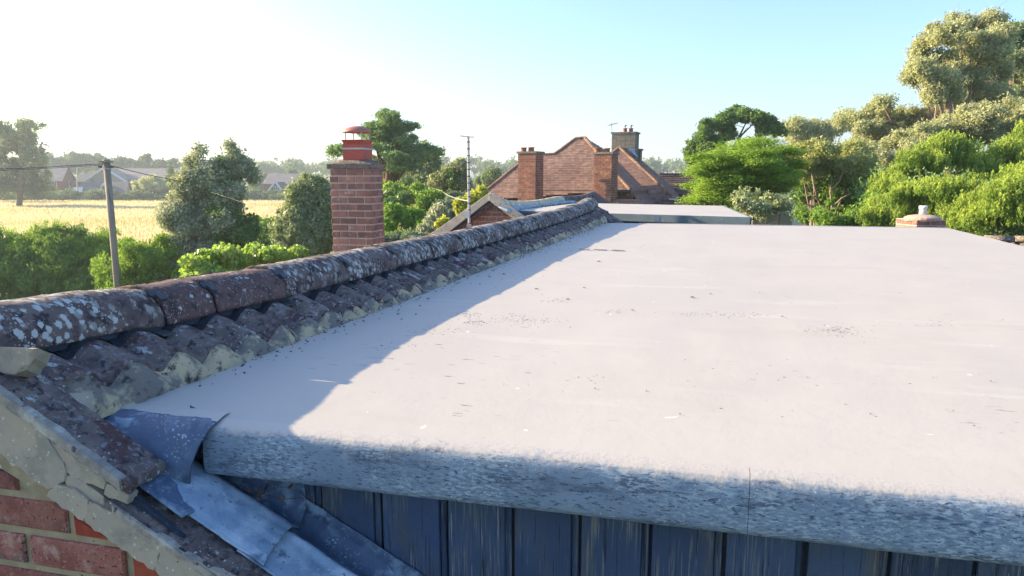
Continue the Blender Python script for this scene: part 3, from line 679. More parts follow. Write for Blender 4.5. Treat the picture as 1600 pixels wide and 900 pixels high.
# --- the far slope (to the left of the ridge) and the body of the house
lt = MB()
def lslope(s, t):
    v = 1.14+(8.8-1.14)*s; u = UC-.08-3.4*t; x = (t*11) % 1.0
    return W(u, v, ridge_z(v)-.01-PIT*(UC-.08-u)+roll(v)+.018*(x if 0 < t < 1 else 0))
V, F = grid(lslope, 400, 45, -.05, Vector((0, 0, 1))); obj('left_roof_slope', V, F, MT['tile'], house, kind='stuff')
MB().prism([W(UC-3.2, 1.3, -5.6), W(-.4, 1.3, -5.6), W(-.4, 1.3, -2.2), W(UC-3.2, 1.3, -2.45)], VX*7.4).build('house_body', MT['brick_panel'], house)
# main slope to the right below the dormer, mostly hidden by it
MB().prism([W(-1.45, 1.34, -.60), W(2.6, 1.34, -2.75), W(2.6, 1.34, -2.95), W(-1.45, 1.34, -.85)], VX*7.3).build('right_roof_slope', MT['tile_brown'], house)
MB().prism([W(-.4, 1.3, -5.6), W(2.4, 1.3, -5.6), W(2.4, 1.3, -2.8), W(-.4, 1.3, -1.4)], VX*7.3).build('house_body', MT['brick_panel'], house)
# verge of the far gable: the tiles run on past the flat roof
def vfar(s, t):
    u = -1.56+1.25*s; v = 8.48+.36*t; return W(u, v, ridge_z(v)-.02-.62*(u-UR)+roll(v)*.8)
V, F = grid(vfar, 20, 14, -.03, Vector((0, 0, 1))); obj('verge_tile', V, F, MT['tile'], house)

# --- the dormer: deck, rolled edge trims, cladding
dormer = thing  # placeholder name, the dormer's parts hang under the house
def deck(s, t):
    u = -1.40+3.70*s; v = 1.345+(8.42-1.345)*t
    k = min(1, max(0, (v-1.36)/.5)); return W(u, v, DECK+k*.004*nz(u*1.3, v*1.3, 1)+k*.0018*nz(u*5, v*5, 4))
V, F = grid(deck, 90, 160); V2 = [W(-1.40, 1.345, -.64), W(2.30, 1.345, -.64), W(2.30, 8.42, -.64), W(-1.40, 8.42, -.64)]
dk = obj('flat_roof', V, F, MT['grp'], house, True); dk['label'] = 'pale grey flat dormer roof membrane'
prof = [(1.42, -.568), (1.375, -.5635), (1.354, -.5597), (1.340, -.5600), (1.326, -.5622), (1.314, -.5680), (1.307, -.579), (1.3035, -.600), (1.302, -.628), (1.3015, -.655), (1.303, -.670), (1.309, -.680), (1.320, -.6845), (1.345, -.686), (1.350, -.672)]
def trim(u0, u1, dv, seed, name='edge_trim'):
    def f(s, t):
        k = t*(len(prof)-1); i = min(int(k), len(prof)-2); a = k-i
        v = prof[i][0]*(1-a)+prof[i+1][0]*a; z = prof[i][1]*(1-a)+prof[i+1][1]*a; u = u0+(u1-u0)*s
        return W(u, v+dv+.0016*nz(u*3, t*2, seed)+.0006*nz(u*18, t*9, seed), z+min(1, t*2.5)*(.0014*nz(u*5, t*3, 9)+.0010*nz(u*30, t*9, 5))*(1 if t > .28 else 0 if t < .2 else (t-.2)/.08))
    V, F = grid(f, max(20, int((u1-u0)*110)), 46); return obj(name, V, F, MT['trim'], house, True)
trim(-1.125, .0646, 0, 2); trim(.0656, 1.298, 0, 2); trim(1.298, 2.32, 0, 2)
def deckz(u, v): k = min(1, max(0, (v-1.36)/.5)); return DECK+k*.004*nz(u*1.3, v*1.3, 1)+k*.0018*nz(u*5, v*5, 4)
for ua, va, ub, vb in ((.62, 7.0, .45, 1.9), (-.30, 8.3, -.34, 3.2)):      # faint laps where two sheets of the membrane meet
    V, F = grid(lambda s, t: (lambda u, v: W(u, v, deckz(u, v)+-.0001+.00035*math.sin(math.pi*t)))(ua+(ub-ua)*s+(t-.5)*.006+.004*math.sin(s*9), va+(vb-va)*s), 160, 3); obj('membrane_lap', V, F, MT['grp'], house, True)
# side and far edge upstands of the deck
MB().bar(W(2.310, 1.34, -.586), W(2.310, 8.43, -.586), .02, .04).build('side_trim', MT['trim'], house)
MB().bar(W(-1.0, 8.43, -.572), W(2.31, 8.43, -.572), .02, .035).build('rear_trim', MT['trim'], house)
MB().prism([W(-1.38, 1.42, -.575), W(2.28, 1.42, -.575), W(2.28, 1.42, -2.6), (W(-.2, 1.42, -1.36)), W(-1.38, 1.42, -.70)], VX*.03).build('dormer_cheek', MT['groove'], house)
MB().prism([W(2.26, 1.45, -.575), W(2.28, 1.45, -.575), W(2.28, 1.45, -2.65), W(2.26, 1.45, -2.65)], VX*6.9).build('dormer_cheek', MT['board'], house)
gc = [-1.057, -.904, -.751, -.588, -.434, -.283, -.132, .018, .176, .332, .481]
while gc[-1] < 2.2: gc.append(gc[-1]+.153)
def rz(u): return vz2(u)-.05
for a, b in zip(gc, gc[1:]):
    u0, u1 = a+.0125+rnd.uniform(-.0015, .0015), b-.0105+rnd.uniform(-.0015, .0015); n = 8
    P = [W(u0, 1.402, -.655), W(u1, 1.402, -.655), W(u1, 1.402, rz(u1)-.02), W(u0, 1.402, rz(u0)-.02)]
    MB().bprism([p+VX*.012 for p in P], -VX*(.012+rnd.uniform(-.001, .001)), .0025).build('cladding_board', MT['board'], house)
    # the tongue in the groove: a thin step beside the dark gap
    MB().prism([W(b-.0095, 1.4155, -.655), W(b+.004, 1.4155, -.655), W(b+.004, 1.4155, rz(b)-.02), W(b-.0095, 1.4155, rz(b)-.02)], -VX*.005).build('board_tongue', MT['board'], house)

# --- lead and felt flashings between the verge and the cladding
def sheet(name, mat, f, nu, nv, th=.003, label=None):
    V, F = grid(f, nu, nv, -th, Vector((0, 0, 1))); o = obj(name, V, F, mat, house, True)
    if label: o['label'] = label
    return o
def ease(x): x = max(0, min(1, x)); return x*x*(3-2*x)
def lead_prof(u, w_, zoff, up=.10):
    v = 1.196+(1.397-1.196)*min(1, w_*1.12); k = max(0, w_-.62)/.38
    return v, vz2(u)+.016+zoff+.012*math.sin(math.pi*min(1, w_*1.3))-.018*ease((w_-.55)*5)*(1-ease((w_-.8)*5))+up*ease((w_-.66)*2.3)*k
def fB(s, t):
    u = -1.235+(.330)*s-.030*t*s; v, z = lead_prof(u, t, .008, .095)
    if t < .05: z -= .006
    v += .006*nz(u*11, 3, 1)*(1-t)
    return W(u+.004*nz(t*12, 1, 1)*s, v, z+.0035*nz(u*16, v*16, 1)+.0022*nz(u*45, v*45, 2))
def fC(s, t):
    u = -.97+1.1*s; v, z = lead_prof(u, t, -.006, .055)
    fold = .016*math.exp(-((t-.50+.10*s)/.05)**2)-.012*math.exp(-((t-.60+.08*s)/.05)**2)
    return W(u, v-.012*math.exp(-((u+.80)/.06)**2)*(1-t)+.010*nz(u*7, 6, 1)*(1-t), z+fold*min(1, s*9)+.004*nz(u*13, v*22, 6)+.0022*nz(u*40, v*40, 2)-.02*max(0, .25-t)*min(1, max(0, (u+.80)*8)))
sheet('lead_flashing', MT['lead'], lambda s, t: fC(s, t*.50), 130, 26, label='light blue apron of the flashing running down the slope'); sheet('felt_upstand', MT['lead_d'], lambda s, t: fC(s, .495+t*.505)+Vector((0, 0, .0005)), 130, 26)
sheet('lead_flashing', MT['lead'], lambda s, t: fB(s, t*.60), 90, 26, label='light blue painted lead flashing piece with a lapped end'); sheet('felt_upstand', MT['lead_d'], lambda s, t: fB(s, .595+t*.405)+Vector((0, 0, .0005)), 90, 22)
def fS(s, t):       # small lead tongue under the end of the verge tile
    u = -1.24+.16*s; v = 1.175+.10*t; return W(u+.01*t, v, vz2(u)+.034-.010*s+.002*nz(u*30, v*30, 3))
sheet('lead_tongue', MT['lead_d'], fS, 20, 14)
# the flap of the corner trim, folded down over the end of the verge tiles
A_, B_, C_, D_ = W(-1.455, 1.350, -.556), W(-1.098, 1.322, -.557), W(-1.128, 1.262, -.700), W(-1.225, 1.206, -.630)
def flap(s, t):
    p = A_.lerp(B_, s).lerp(D_.lerp(C_, s), t)
    p = p-VX*(.016+.012*s)*math.sin(math.pi*min(1, t*1.0))**.7+Vector((0, 0, 1))*(.020*math.sin(math.pi*t)**.8*(.4+.6*s))
    p += NX*(.008*nz(p.x*11, p.z*11, 1)+.004*nz(p.x*28, p.z*28, 5))+Vector((0, 0, 1))*(.005*nz(p.x*12, p.z*12+p.y*8, 4)+.0030*nz(p.x*40, p.z*40, 2)); return p
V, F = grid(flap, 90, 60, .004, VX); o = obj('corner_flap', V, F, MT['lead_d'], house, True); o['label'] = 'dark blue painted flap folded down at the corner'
def flapin(s, t):    # strip joining the flap to the deck
    p = A_.lerp(B_, s); q = W(-1.425+.31*s, 1.385, DECK+.003); return p.lerp(q, t)+Vector((0, 0, .002*math.sin(math.pi*t)))
V, F = grid(flapin, 40, 8); obj('corner_flap', V, F, MT['trim'], house, True)
def blob(mb, c, r, sq=(1, 1, .5), seed=0, n=10):
    b0 = len(mb.V)
    V, F = grid(lambda s, t: (lambda a, b: (lambda d: Vector(c)+Vector((d.x*sq[0], d.y*sq[1], d.z*sq[2]))*r*(1+.35*nz(d.x*1.7+seed, d.y*1.7, d.z*1.7)))(Vector((math.cos(a)*math.sin(b), math.sin(a)*math.sin(b), math.cos(b)))))(2*math.pi*s, math.pi*t), n, 6)
    mb.add(V, F)
mb = MB(); blob(mb, W(-1.330, 1.262, -.590), .016, (1, 1, .6), 3); mb.build('sealant_lump', MT['lead_d'], house, True)
mb = MB(); blob(mb, W(-1.372, 1.262, -.572), .020, (1, 1, .6), 5); blob(mb, W(-1.345, 1.240, -.582), .012, (1, 1, .6), 6); mb.build('broken_mortar', MT['tile'], house)
# pale blue paint slopped over the corner
def slop(s, t):
    u = -1.405+.115*s; v = 1.335-.10*t-.03*math.sin(3*s); return W(u+.03*t, v, DECK-.006-.085*t*.9-.020*s*t+.005*nz(u*30, v*30, 1)+.004)
V, F = grid(slop, 22, 16, -.004, Vector((0, 0, 1))); obj('paint_spill', V, F, MT['lead'], house, True)
# chunk of mortar at the end of the upper verge tile
mb = MB(); mb.bprism([W(-1.172, VG+.004, vz1(-1.165)-.026), W(-1.120, VG+.02, vz1(-1.12)-.020), W(-1.112, VG+.02, vz1(-1.12)+.000), W(-1.165, VG+.004, vz1(-1.165)-.002)], VX*.085, .005)
# --- debris on the flashing and on the flat roof
def stalks(name, label, c, n, ln, mat, seed, r=.0009, cat='twig', flat=.25):
    g = random.Random(seed); mb = MB()
    for i in range(n):
        a = g.uniform(0, 6.28); d = Vector((math.cos(a), math.sin(a), g.uniform(0, flat))); p = Vector(c)+Vector((g.uniform(-.02, .02), g.uniform(-.02, .02), .004))
        q = [p+d*ln*g.uniform(.6, 1)*t+Vector((g.uniform(-1, 1), g.uniform(-1, 1), 0))*ln*.06+Vector((0, 0, .01*math.sin(3*t))) for t in (0, .33, .66, 1)]; mb.tube(q, [r, r, r*.8, r*.5], 5)
    return mb, g
c = W(-1.005, 1.345, -.742)
tw = thing('dry_twig', 'small dried brown twig with curled leaves lying under the trim on the blue flashing', 'twig', c)
mb, g = stalks('s', '', c, 4, .07, None, 4, r=.0006); mb.tube([c-UX*.11+Vector((0, 0, .032)), c-UX*.03+Vector((0, 0, .012)), c+UX*.05, c+UX*.13+Vector((0, 0, .018))], .0009, 5); mb.build('stem', MT['dry'], tw)
for i in range(9):
    p = c+Vector((g.uniform(-.03, .06), g.uniform(-.03, .03), g.uniform(.008, .035))); d = Vector((g.uniform(-1, 1), g.uniform(-1, 1), g.uniform(-.2, 1))).normalized(); sdv = d.orthogonal().normalized()
    Vv, Ff = grid(lambda s, t: p+d*.016*(s-.5)+sdv*.0045*(t-.5)*math.sin(math.pi*min(.98, max(.02, s)))*2+d.cross(sdv)*.004*math.cos(3*(t-.5)), 5, 4, .0004, d.cross(sdv)); obj('leaf', Vv, Ff, MT['dry'], tw)
for px, py, n, sd in ((395, 855, 5, 3), (360, 842, 4, 9)):
    p = onplane(px, py, W(-1, 1.2, vz2(-1)+.006), (Vector((0, 0, 1))+UX*.5).normalized())
    mb, g = stalks('s', '', p, n, .07, None, sd, r=.0007, flat=-.35); o = mb.build('dry_grass', MT['drygrass'])
    tag(o, 'few dry grass stalks on the lower verge tile, %s' % ('lying nearer the frame bottom' if n == 5 else 'lying higher up beside the flashing'), 'grass stalks')
# loose chips and leaves lying in the shade along the foot of the mortar
spots = [(717, 441, .011, 'pale mortar crumb'), (669, 466, .010, 'pale mortar crumb'), (850, 378, .014, 'pale mortar crumb'), (787, 428, .012, 'dark leaf curl'), (765, 432, .010, 'pale mortar crumb'), (1082, 464, .012, 'dark leaf curl'), (1110, 459, .008, 'dark leaf curl'), (838, 451, .010, 'dark leaf curl'), (887, 467, .009, 'dark leaf curl'), (913, 449, .009, 'dark leaf curl'), (935, 408, .014, 'dark leaf curl'), (988, 484, .007, 'dark leaf curl'), (1222, 494, .007, 'dark leaf curl'), (622, 490, .007, 'dark leaf curl'), (550, 470, .007, 'dark leaf curl')]
where = {0: 'on the shaded roof midway along the ridge', 1: 'close to the mortar foot in the shade', 2: 'far along the shaded strip', 4: 'beside the dark leaf in the shade',
         3: 'in the shade near the middle of the ridge', 5: 'on the sunny roof right of centre', 6: 'just right of the bigger leaf on the sunny roof', 7: 'just outside the shadow edge', 8: 'on the sunlit roof below the stain', 9: 'on the sunlit roof left of the others', 10: 'near the far end of the shadow edge', 11: 'on the sunny roof near the middle', 12: 'far out on the right of the sunny roof', 13: 'at the shadow edge low on the left', 14: 'in the shade beside the nearer tiles'}
for i, (px, py, r, kd) in enumerate(spots):
    mb = MB(); p = atz(px, py, DECK+.004); r *= .62; blob(mb, p, r, (1.4, 1, .5 if 'mortar' in kd else .3), i, 9)
    tag(mb.build('mortar_crumb' if 'mortar' in kd else 'dead_leaf', MT['mortar_v' if 'mortar' in kd else 'debris']), kd.replace('curl', 'curled up').replace('crumb', 'crumb lying')+' '+where[i], 'debris', 'bits lying on the flat roof')
g = random.Random(5); mb = MB()
for i in range(620):
    v = 1.5+6.6*g.random()**1.0; u = -1.385+abs(g.gauss(0, .045)); 
    if g.random() < .35: u = -1.3+g.random()*3.3; 
    s_ = g.uniform(.0008, .0028)*(1 if u < -1.1 else .6); p = W(u, v, DECK+.003); a = g.uniform(0, 3.14); x = Vector((math.cos(a), math.sin(a), 0)); y = Vector((-x.y, x.x, 0))
    mb.box(p, x*s_*1.6, y*s_, Vector((0, 0, s_*.4)))
o = mb.build('roof_grit', MT['debris'], None, kind='stuff'); tag(o, 'dark grit and moss crumbs scattered over the flat roof', 'grit')
mb = MB()
for k in range(14):                                  # the lifted, creased strip of felt near (950,388)
    x0 = 905+k*5.5; k % 5 != 3 and mb.prism([atz(x0, 389+k*.2+.3*math.sin(k*1.7), DECK+.004), atz(x0+5.5, 389.1+k*.2, DECK+.004), atz(x0+5.2, 389.7+k*.2, DECK+.004), atz(x0+.2, 389.5+k*.2, DECK+.004)], Vector((0, 0, .0025)))
o = mb.build('felt_strip', MT['debris']); tag(o, 'thin creased strip of old felt lying flat across the shadow edge', 'felt strip')

MT['fleck'] = M('brown_fleck', ((.23, .19, .165), (.16, .135, .12), 40), [], rough=.9, island=True, rand=.4)
g = random.Random(12)
for nm, mt, lb, cl in (('brown_scuffs', 'fleck', 'fine brown scuffs and flecks worn into the sunlit roof surface', [(820, 500, 45, 7, 90), (1310, 516, 34, 8, 90), (1130, 491, 70, 4, 110), (960, 488, 40, 4, 50), (870, 470, 30, 5, 40), (1000, 385, 60, 3, 40), (920, 590, 30, 8, 14), (1200, 580, 300, 70, 60), (1450, 505, 60, 10, 30), (1310, 516, 60, 12, 60), (820, 500, 80, 14, 70)]),
                       ('dark_scuffs', 'debris', 'dark scratches and lifted paint flakes in the shaded strip of roof', [(730, 492, 22, 6, 60), (745, 505, 20, 6, 60), (690, 515, 50, 10, 50), (860, 390, 50, 8, 110), (905, 365, 36, 8, 120), (800, 430, 40, 12, 60), (620, 540, 50, 14, 40), (930, 352, 30, 3, 50)])):
    mb = MB()
    for px, py, sx, sy, n in cl:
        for _ in range(n):
            p = atz(px+g.gauss(0, sx*.5), py+g.gauss(0, sy*.5), DECK); q = p-Vector((0, 0, 0)); 
            uu = (p.x*VX.y-p.y*VX.x)/(UX.x*VX.y-UX.y*VX.x); vv = (p.y*UX.x-p.x*UX.y)/(UX.x*VX.y-UX.y*VX.x)
            if uu < -1.37 or uu > 2.2 or vv < 1.42 or vv > 8.3: continue
            l = g.uniform(.0008, .0042)*(1+vv*.12)*g.uniform(.5, 1); wd = l*g.uniform(.12, .35); a = g.gauss(0, .35); x = (UX*math.cos(a)+VX*math.sin(a)); y = VX*math.cos(a)-UX*math.sin(a)
            mb.prism([W(uu, vv, deckz(uu, vv)+.0003)+x*l, W(uu, vv, deckz(uu, vv)+.0003)+y*wd, W(uu, vv, deckz(uu, vv)+.0003)-x*l*.8, W(uu, vv, deckz(uu, vv)+.0003)-y*wd], Vector((0, 0, .0006)))
    tag(mb.build(nm, MT[mt], None, kind='stuff'), lb, 'scuffs')

# ================================================================== BRICK CHIMNEY WITH RED COWL, BEHIND THE RIDGE
YC = 8.5
p0 = at(516.5, 300, YC); p1 = None
ux = UX.copy(); vx = Vector((math.sin(R(13.6)), math.cos(R(13.6)), 0))
CO = Vector((p0.x, p0.y, 0)); r_ = ray(580, 300); # right corner on the line CO + ux*t
det = ux.x*r_.y-ux.y*r_.x; tW = (-(CO.x)*r_.y+CO.y*r_.x)/det; wC = tW
dC = .33; zt = at(550, 264, YC).z
chim = thing('chimney', 'square brick chimney with a red capped cowl rising behind the lichened ridge', 'chimney', CO+ux*wC/2+vx*dC/2)
stack = MB().box(CO+ux*wC/2+vx*dC/2+Vector((0, 0, zt/2)), ux*(wC/2-.006), vx*(dC/2-.006), Vector((0, 0, zt/2-.002))).build('stack', MT['joint_c'], chim)
chh = 10.55/FOC*YC*1.005; rows = 17
bricks(stack, CO, ux, -vx, rows, zt-rows*chh, chh, wC/2.42, .018, 0, wC, None, MT['brick_c'], .02, .0, .006, bev=.003)
bricks(stack, CO+ux*wC, vx, ux, rows, zt-rows*chh, chh, wC/2.42, .018, 0, dC, None, MT['brick_c'], .02, .25, .006, bev=.003)
def crown(s, t):
    x = (s-.5)*(wC+.045); y = (t-.5)*(dC+.045); ex = max(abs(x)/(wC/2+.0225), abs(y)/(dC/2+.0225))
    return CO+ux*(wC/2+x)+vx*(dC/2+y)+Vector((0, 0, zt+.060+.075*(1-(abs(x)/(wC/2+.0225))**2.6)*(1-(abs(y)/(dC/2+.0225))**2.6)+.010*nz(x*14, y*14, 1)))
V, F = grid(crown, 26, 18); 
V, F = grid(crown, 26, 18, -.001, Vector((0, 0, 1)))
n_ = 26*18
for k in range(n_): V[n_+k].z = zt+.002+.006*nz(V[k].x*20, V[k].y*20, 3)
obj('crown', V, F, MT['crown'], chim)
cc = CO+ux*wC*.555+vx*dC*.5; kc = (cc.y)/FOC
def zc(y): return at(556, y, cc.y).z
cowl = None
hw = 16.5*kc
pot = MB(); 
for (za, zb, ww) in ((zc(250), zc(225), hw), ):
    pot.box(cc+Vector((0, 0, (za+zb)/2)), ux*ww, vx*ww, Vector((0, 0, (zb-za)/2)))
a, b = zc(225), zc(219)
pot.add([cc+ux*i*hw*.92+vx*j*hw*.92+Vector((0, 0, a)) for i, j in ((-1, -1), (1, -1), (1, 1), (-1, 1))]+[cc+ux*i*hw*1.10+vx*j*hw*1.10+Vector((0, 0, b)) for i, j in ((-1, -1), (1, -1), (1, 1), (-1, 1))],
        [(0, 1, 5, 4), (1, 2, 6, 5), (2, 3, 7, 6), (3, 0, 4, 7), (4, 5, 6, 7)])
pot.build('chimney_pot', MT['redpaint'], chim)
MB().box(cc+Vector((0, 0, (zc(234)+zc(231.5))/2)), ux*(hw+.004), vx*(hw+.004), Vector((0, 0, (zc(231.5)-zc(234))/2))).build('strap', MT['steel'], chim)
for i, j in ((-1, -1), (1, -1), (1, 1), (-1, 1)):
    q = cc+ux*i*hw*.78+vx*j*hw*.78; MB().tube([q+Vector((0, 0, zc(220))), q+Vector((0, 0, zc(205)))], .009, 7).build('cowl_post', MT['steel'], chim)
h0, h1 = zc(207), zc(197); rl = 22*kc
MB().lathe(cc+Vector((0, 0, h0)), [(rl*.2, .006), (rl*.93, .0), (rl, -.004), (rl, .008), (rl*.9, (h1-h0)*.38), (rl*.65, (h1-h0)*.72), (rl*.35, (h1-h0)*.94), (.01, h1-h0)], 32).build('cowl_lid', MT['redlid'], chim, True)

# ================================================================== TELEVISION AERIAL ON THE NEIGHBOUR'S GABLE
YN = 9.3
am = at(733.5, 356, YN); at_ = at(731.5, 214, YN); mast_k = YN/FOC
aer = thing('television_aerial', 'tall thin television aerial mast strapped to the brick gable', 'aerial', am)
MB().tube([am-Vector((0, 0, .3)), at_], 2.1*mast_k, 8).build('mast', MT['steel'], aer)
for k in range(13):
    q = am.lerp(at_, (k+.6)/13.4); MB().tube([q, q+Vector((0, 0, .014))], 2.6*mast_k, 8).build('tape_band', MT['cable'], aer)
bm = MB(); tp_ = at_+Vector((0, 0, .01)); bm.bar(tp_-Vector((.105, .06, 0)), tp_+Vector((.07, .05, -.012)), .010, .010); bm.build('boom', MT['steel'], aer)
for k in range(9):
    q = tp_+Vector((-.10+k*.0205, -.055+k*.013, -.0012*k)); h = .045+.004*k
    MB().tube([q-Vector((-.3, 1, 0)).normalized()*h+Vector((0, 0, .008)), q+Vector((-.3, 1, 0)).normalized()*h+Vector((0, 0, .008))], .0035, 5).build('element', MT['steel'], aer)
MB().box(at(730.5, 335, YN-.03), Vector((.026, 0, 0)), Vector((0, .02, 0)), Vector((0, 0, .048))).build('junction_box', MT['white'], aer)
MB().box(at(733, 352, YN+.0), Vector((.03, 0, 0)), Vector((0, .03, 0)), Vector((0, 0, .018))).build('bracket', MT['steel'], aer)

# ================================================================== THE NEIGHBOUR'S ROOF: GABLE, SAGGING RIDGE, SECOND FLAT ROOF
YG = 9.45
nb = thing('neighbouring_house', 'neighbouring house end with a small brick gable, sagging ridge and second grey flat roof', 'house', at(770, 305, YG)-Vector((0, 0, at(770, 305, YG).z)))
pl = at(770, 305, YG)
def gp(x, y, d=0): return onplane(x, y, pl, NX)-NX*d
apx = gp(768, 309)
gw = MB().prism([gp(768, 309), gp(690, 372), gp(690, 420), gp(840, 420), gp(826, 352)], -NX*.1).build('gable_wall', MT['joint'], nb)
q0 = gp(768, 309); def2 = lambda P: ((P-q0).dot(UX), P.z-q0.z)
winN = [def2(gp(828, 356)), def2(gp(769, 312)), def2(gp(694, 370)), def2(gp(694, 400)), def2(gp(828, 400))]
bricks(gw, q0, UX, NX, 13, -13*.0640, .0640, .158, .012, -.75, .8, winN, MT['brick'], .018, .2, .006, bev=.002)
# verges: left one dark with a pale mortar edge, right one a broad cream mortar band
def band(name, mat, P, th, parent, off=0.0): return MB().bprism([gp(x, y)+NX*off for x, y in P], NX*th, .004).build(name, mat, parent)
MT['verge_cream'] = M('pale_verge_mortar', ((.66, .57, .42), (.54, .47, .36), 9), [((.30, .27, .22), 'n', 18, .56, .66)], rough=.95, bump=.8, bscale=40)
band('verge_mortar', MT['verge_cream'], [(672, 367), (768, 300), (771, 306), (768, 311), (690, 372)], .05, nb, .0)
band('verge_mortar', MT['verge_cream'], [(765, 302), (773, 303), (824, 341), (819, 346), (809, 346), (766, 313)], .06, nb, .0)
band('verge_shade_strip', MT['groove'], [(684, 372), (766, 312), (768, 316), (692, 374)], .03, nb, .0)  # dark strip painted in as the shade under the left verge
mb = MB()
P = [gp(775, 322)+NX*.05, gp(783, 328)+NX*.05, gp(790, 336)+NX*.05]; mb.tube(P, .006, 5); mb.tube([gp(768, 318)+NX*.05, gp(745, 330)+NX*.05, gp(728, 345)+NX*.05], .006, 5); mb.build('cable_run', MT['cable'], nb)
path = [(771, 307, 9.42), (785, 311, 9.8), (800, 313.5, 10.3), (820, 313.5, 10.9), (840, 312, 11.5), (856, 309, 12.1), (872, 306, 12.8), (890, 306, 13.3), (905, 305, 13.8), (918, 302, 14.3), (927, 298, 14.7)]
RP = [at(*q) for q in path]
def ridge2(t):
    k = t*(len(RP)-1); i = min(int(k), len(RP)-2); return RP[i].lerp(RP[i+1], k-i)
for k in range(16):
    V, F = half_round(ridge2(k/16)-Vector((0, 0, .09)), ridge2((k+.97)/16)-Vector((0, 0, .09)), .10, 8)
    o = obj('ridge_tile', V, F, MT['verge_cream' if k < 10 else 'tile'], nb, True)
FP = [(797, 331, 9.25), (815, 327.5, 10.0), (840, 323.5, 11.0), (870, 319.5, 12.0), (900, 316.5, 13.0), (925, 314.5, 13.9), (948, 313, 14.7)]
FQ = [at(*q) for q in FP]
def foot2(t):
    k = t*(len(FQ)-1); i = min(int(k), len(FQ)-2); return FQ[i].lerp(FQ[i+1], k-i)
nt_ = 22
for k in range(nt_):
    def ff(s, t, k=k):
        a = (k+.97*t)/nt_; p = ridge2(a)-Vector((0, 0, .10)); q = foot2(a); x = ((t*2) % 1)
        return p.lerp(q, s)+Vector((0, 0, .03*math.sin(math.pi*x)**2))
    V, F = grid(ff, 5, 13, -.02, Vector((0, 0, 1))); obj('roof_tile', V, F, MT['lead' if k < 15 else 'tile_brown'], nb, True)  # nearer tiles take the lead blue to stand in for shade
# left slope of that roof and its far hip
V, F = grid(lambda s, t: (ridge2(s)-Vector((0, 0, .10))).lerp(ridge2(s)-UX*2.6-Vector((0, 0, 1.85)), t)+Vector((0, 0, .02*math.sin(s*150)**2)), 60, 12, -.03, Vector((0, 0, 1))); obj('left_roof_slope', V, F, MT['tile_brown'], nb)
e = RP[-1]; MB().add([e, at(948, 314, 14.7), at(956, 318, 14.0), at(926, 318, 13.9)], [(0, 1, 2, 3)]).build('hip_end', MT['tile_brown'], nb)
# second flat roof
z2 = -.484
c1, c2, c3, c4 = atz(797, 329.5, z2), atz(1172, 340, z2), atz(1128, 321.5, z2), atz(905, 317.2, z2)
V = [c1, c2, c3, c4]; n2 = 30
V, F = grid(lambda s, t: c1.lerp(c2, s).lerp(c4.lerp(c3, s), t)+Vector((0, 0, .004*nz(s*9, t*9, 2))), 50, 30); obj('flat_roof', V, F, MT['grp'], nb, True, label='second pale grey flat roof beyond the near one')
dz = Vector((0, 0, -.088)); Vt = Vector((0, 0, .004))
MB().prism([c1+Vt+NX*.012, c2+Vt+NX*.012, c2+dz+NX*.012, c1+dz+NX*.012], -NX*.03).build('edge_trim', MT['trim_far'], nb)
MB().prism([c2+Vt, c3+Vt, c3+dz*1.4, c2+dz], UX*.02).build('edge_trim', MT['trim_far'], nb)
m_ = c1.lerp(c2, .655); MB().box(m_+NX*.016+dz/2, UX*.035, NX*.004, Vector((0, 0, .044))).build('trim_joint', MT['steel'], nb)
MB().prism([c1+dz-NX*.10, c2+dz-NX*.10-UX*.05, c2-NX*.10-UX*.05-Vector((0, 0, 2.5)), c1-NX*.1-Vector((0, 0, 2.5))], -NX*.05).build('dormer_wall', MT['board'], nb)
MB().prism([atz(812, 340, -.62), atz(905, 342, -.62), atz(905, 334.5, -.62), atz(806, 332.5, -.62)], Vector((0, 0, -.05))).build('valley_roof', MT['grp'], nb)
base = Vector((0, 0, 0)); cN = [gp(700, 380), gp(1150, 380)]
MB().prism([Vector((gp(700, 380).x, gp(700, 380).y+.3, 0)), Vector((c2.x-.3, c2.y+.4, 0)), Vector((c3.x-.3, c3.y+1, 0)), Vector((RP[-1].x-1, RP[-1].y, 0))], Vector((0, 0, H-2.4))).build('house_body', MT['brick_panel'], nb)

# ================================================================== SMALL CAPPED CHIMNEY AND OUTHOUSE ROOF AT THE RIGHT EDGE
Ys = 9.6
a = at(1425, 345, Ys); b0_ = at(1436, 345, Ys-.28)
sc_ = thing('small_chimney', 'low brick chimney with domed mortar cap and pale pot at the far right roof edge', 'chimney', (a.x, a.y, 0))
ws = 41*Ys/FOC; Cs = Vector((at(1433, 345, Ys-.1).x, Ys-.1, 0)); ztop = at(1450, 343, Ys).z
uxs = Vector((.985, -.17, 0)); vxs = Vector((-.17, .985, 0))*-1; vxs = Vector((.17, .985, 0))
corner = Cs; lft = corner-Vector((11*Ys/FOC, 0, 0))
st = MB().prism([corner, corner+uxs*ws, corner+uxs*ws+vxs*.42-Vector((.05, 0, 0)), corner+vxs*.42-Vector((.13, 0, 0))], Vector((0, 0, ztop))).build('stack', MT['joint_c'], sc_)
nside = Vector((0, 0, 1)).cross(vxs*.42-Vector((.13, 0, 0))).normalized()
if nside.x > 0: nside = -nside
bricks(st, corner, uxs, Vector((uxs.y, -uxs.x, 0)), 6, ztop-6*.078, .078, .215, .012, 0, ws, None, MT['brick_c'], .02, .3, .006, bev=.003)
bricks(st, corner+vxs*.42-Vector((.13, 0, 0)), (Vector((.13, 0, 0))-vxs*.42).normalized(), nside, 6, ztop-6*.078, .078, .215, .012, 0, (Vector((.13, 0, 0))-vxs*.42).length, None, MT['brick_c'], .02, 0, .006, bev=.003)
cs = corner+uxs*ws*.46+vxs*.2-Vector((.03, 0, 0))
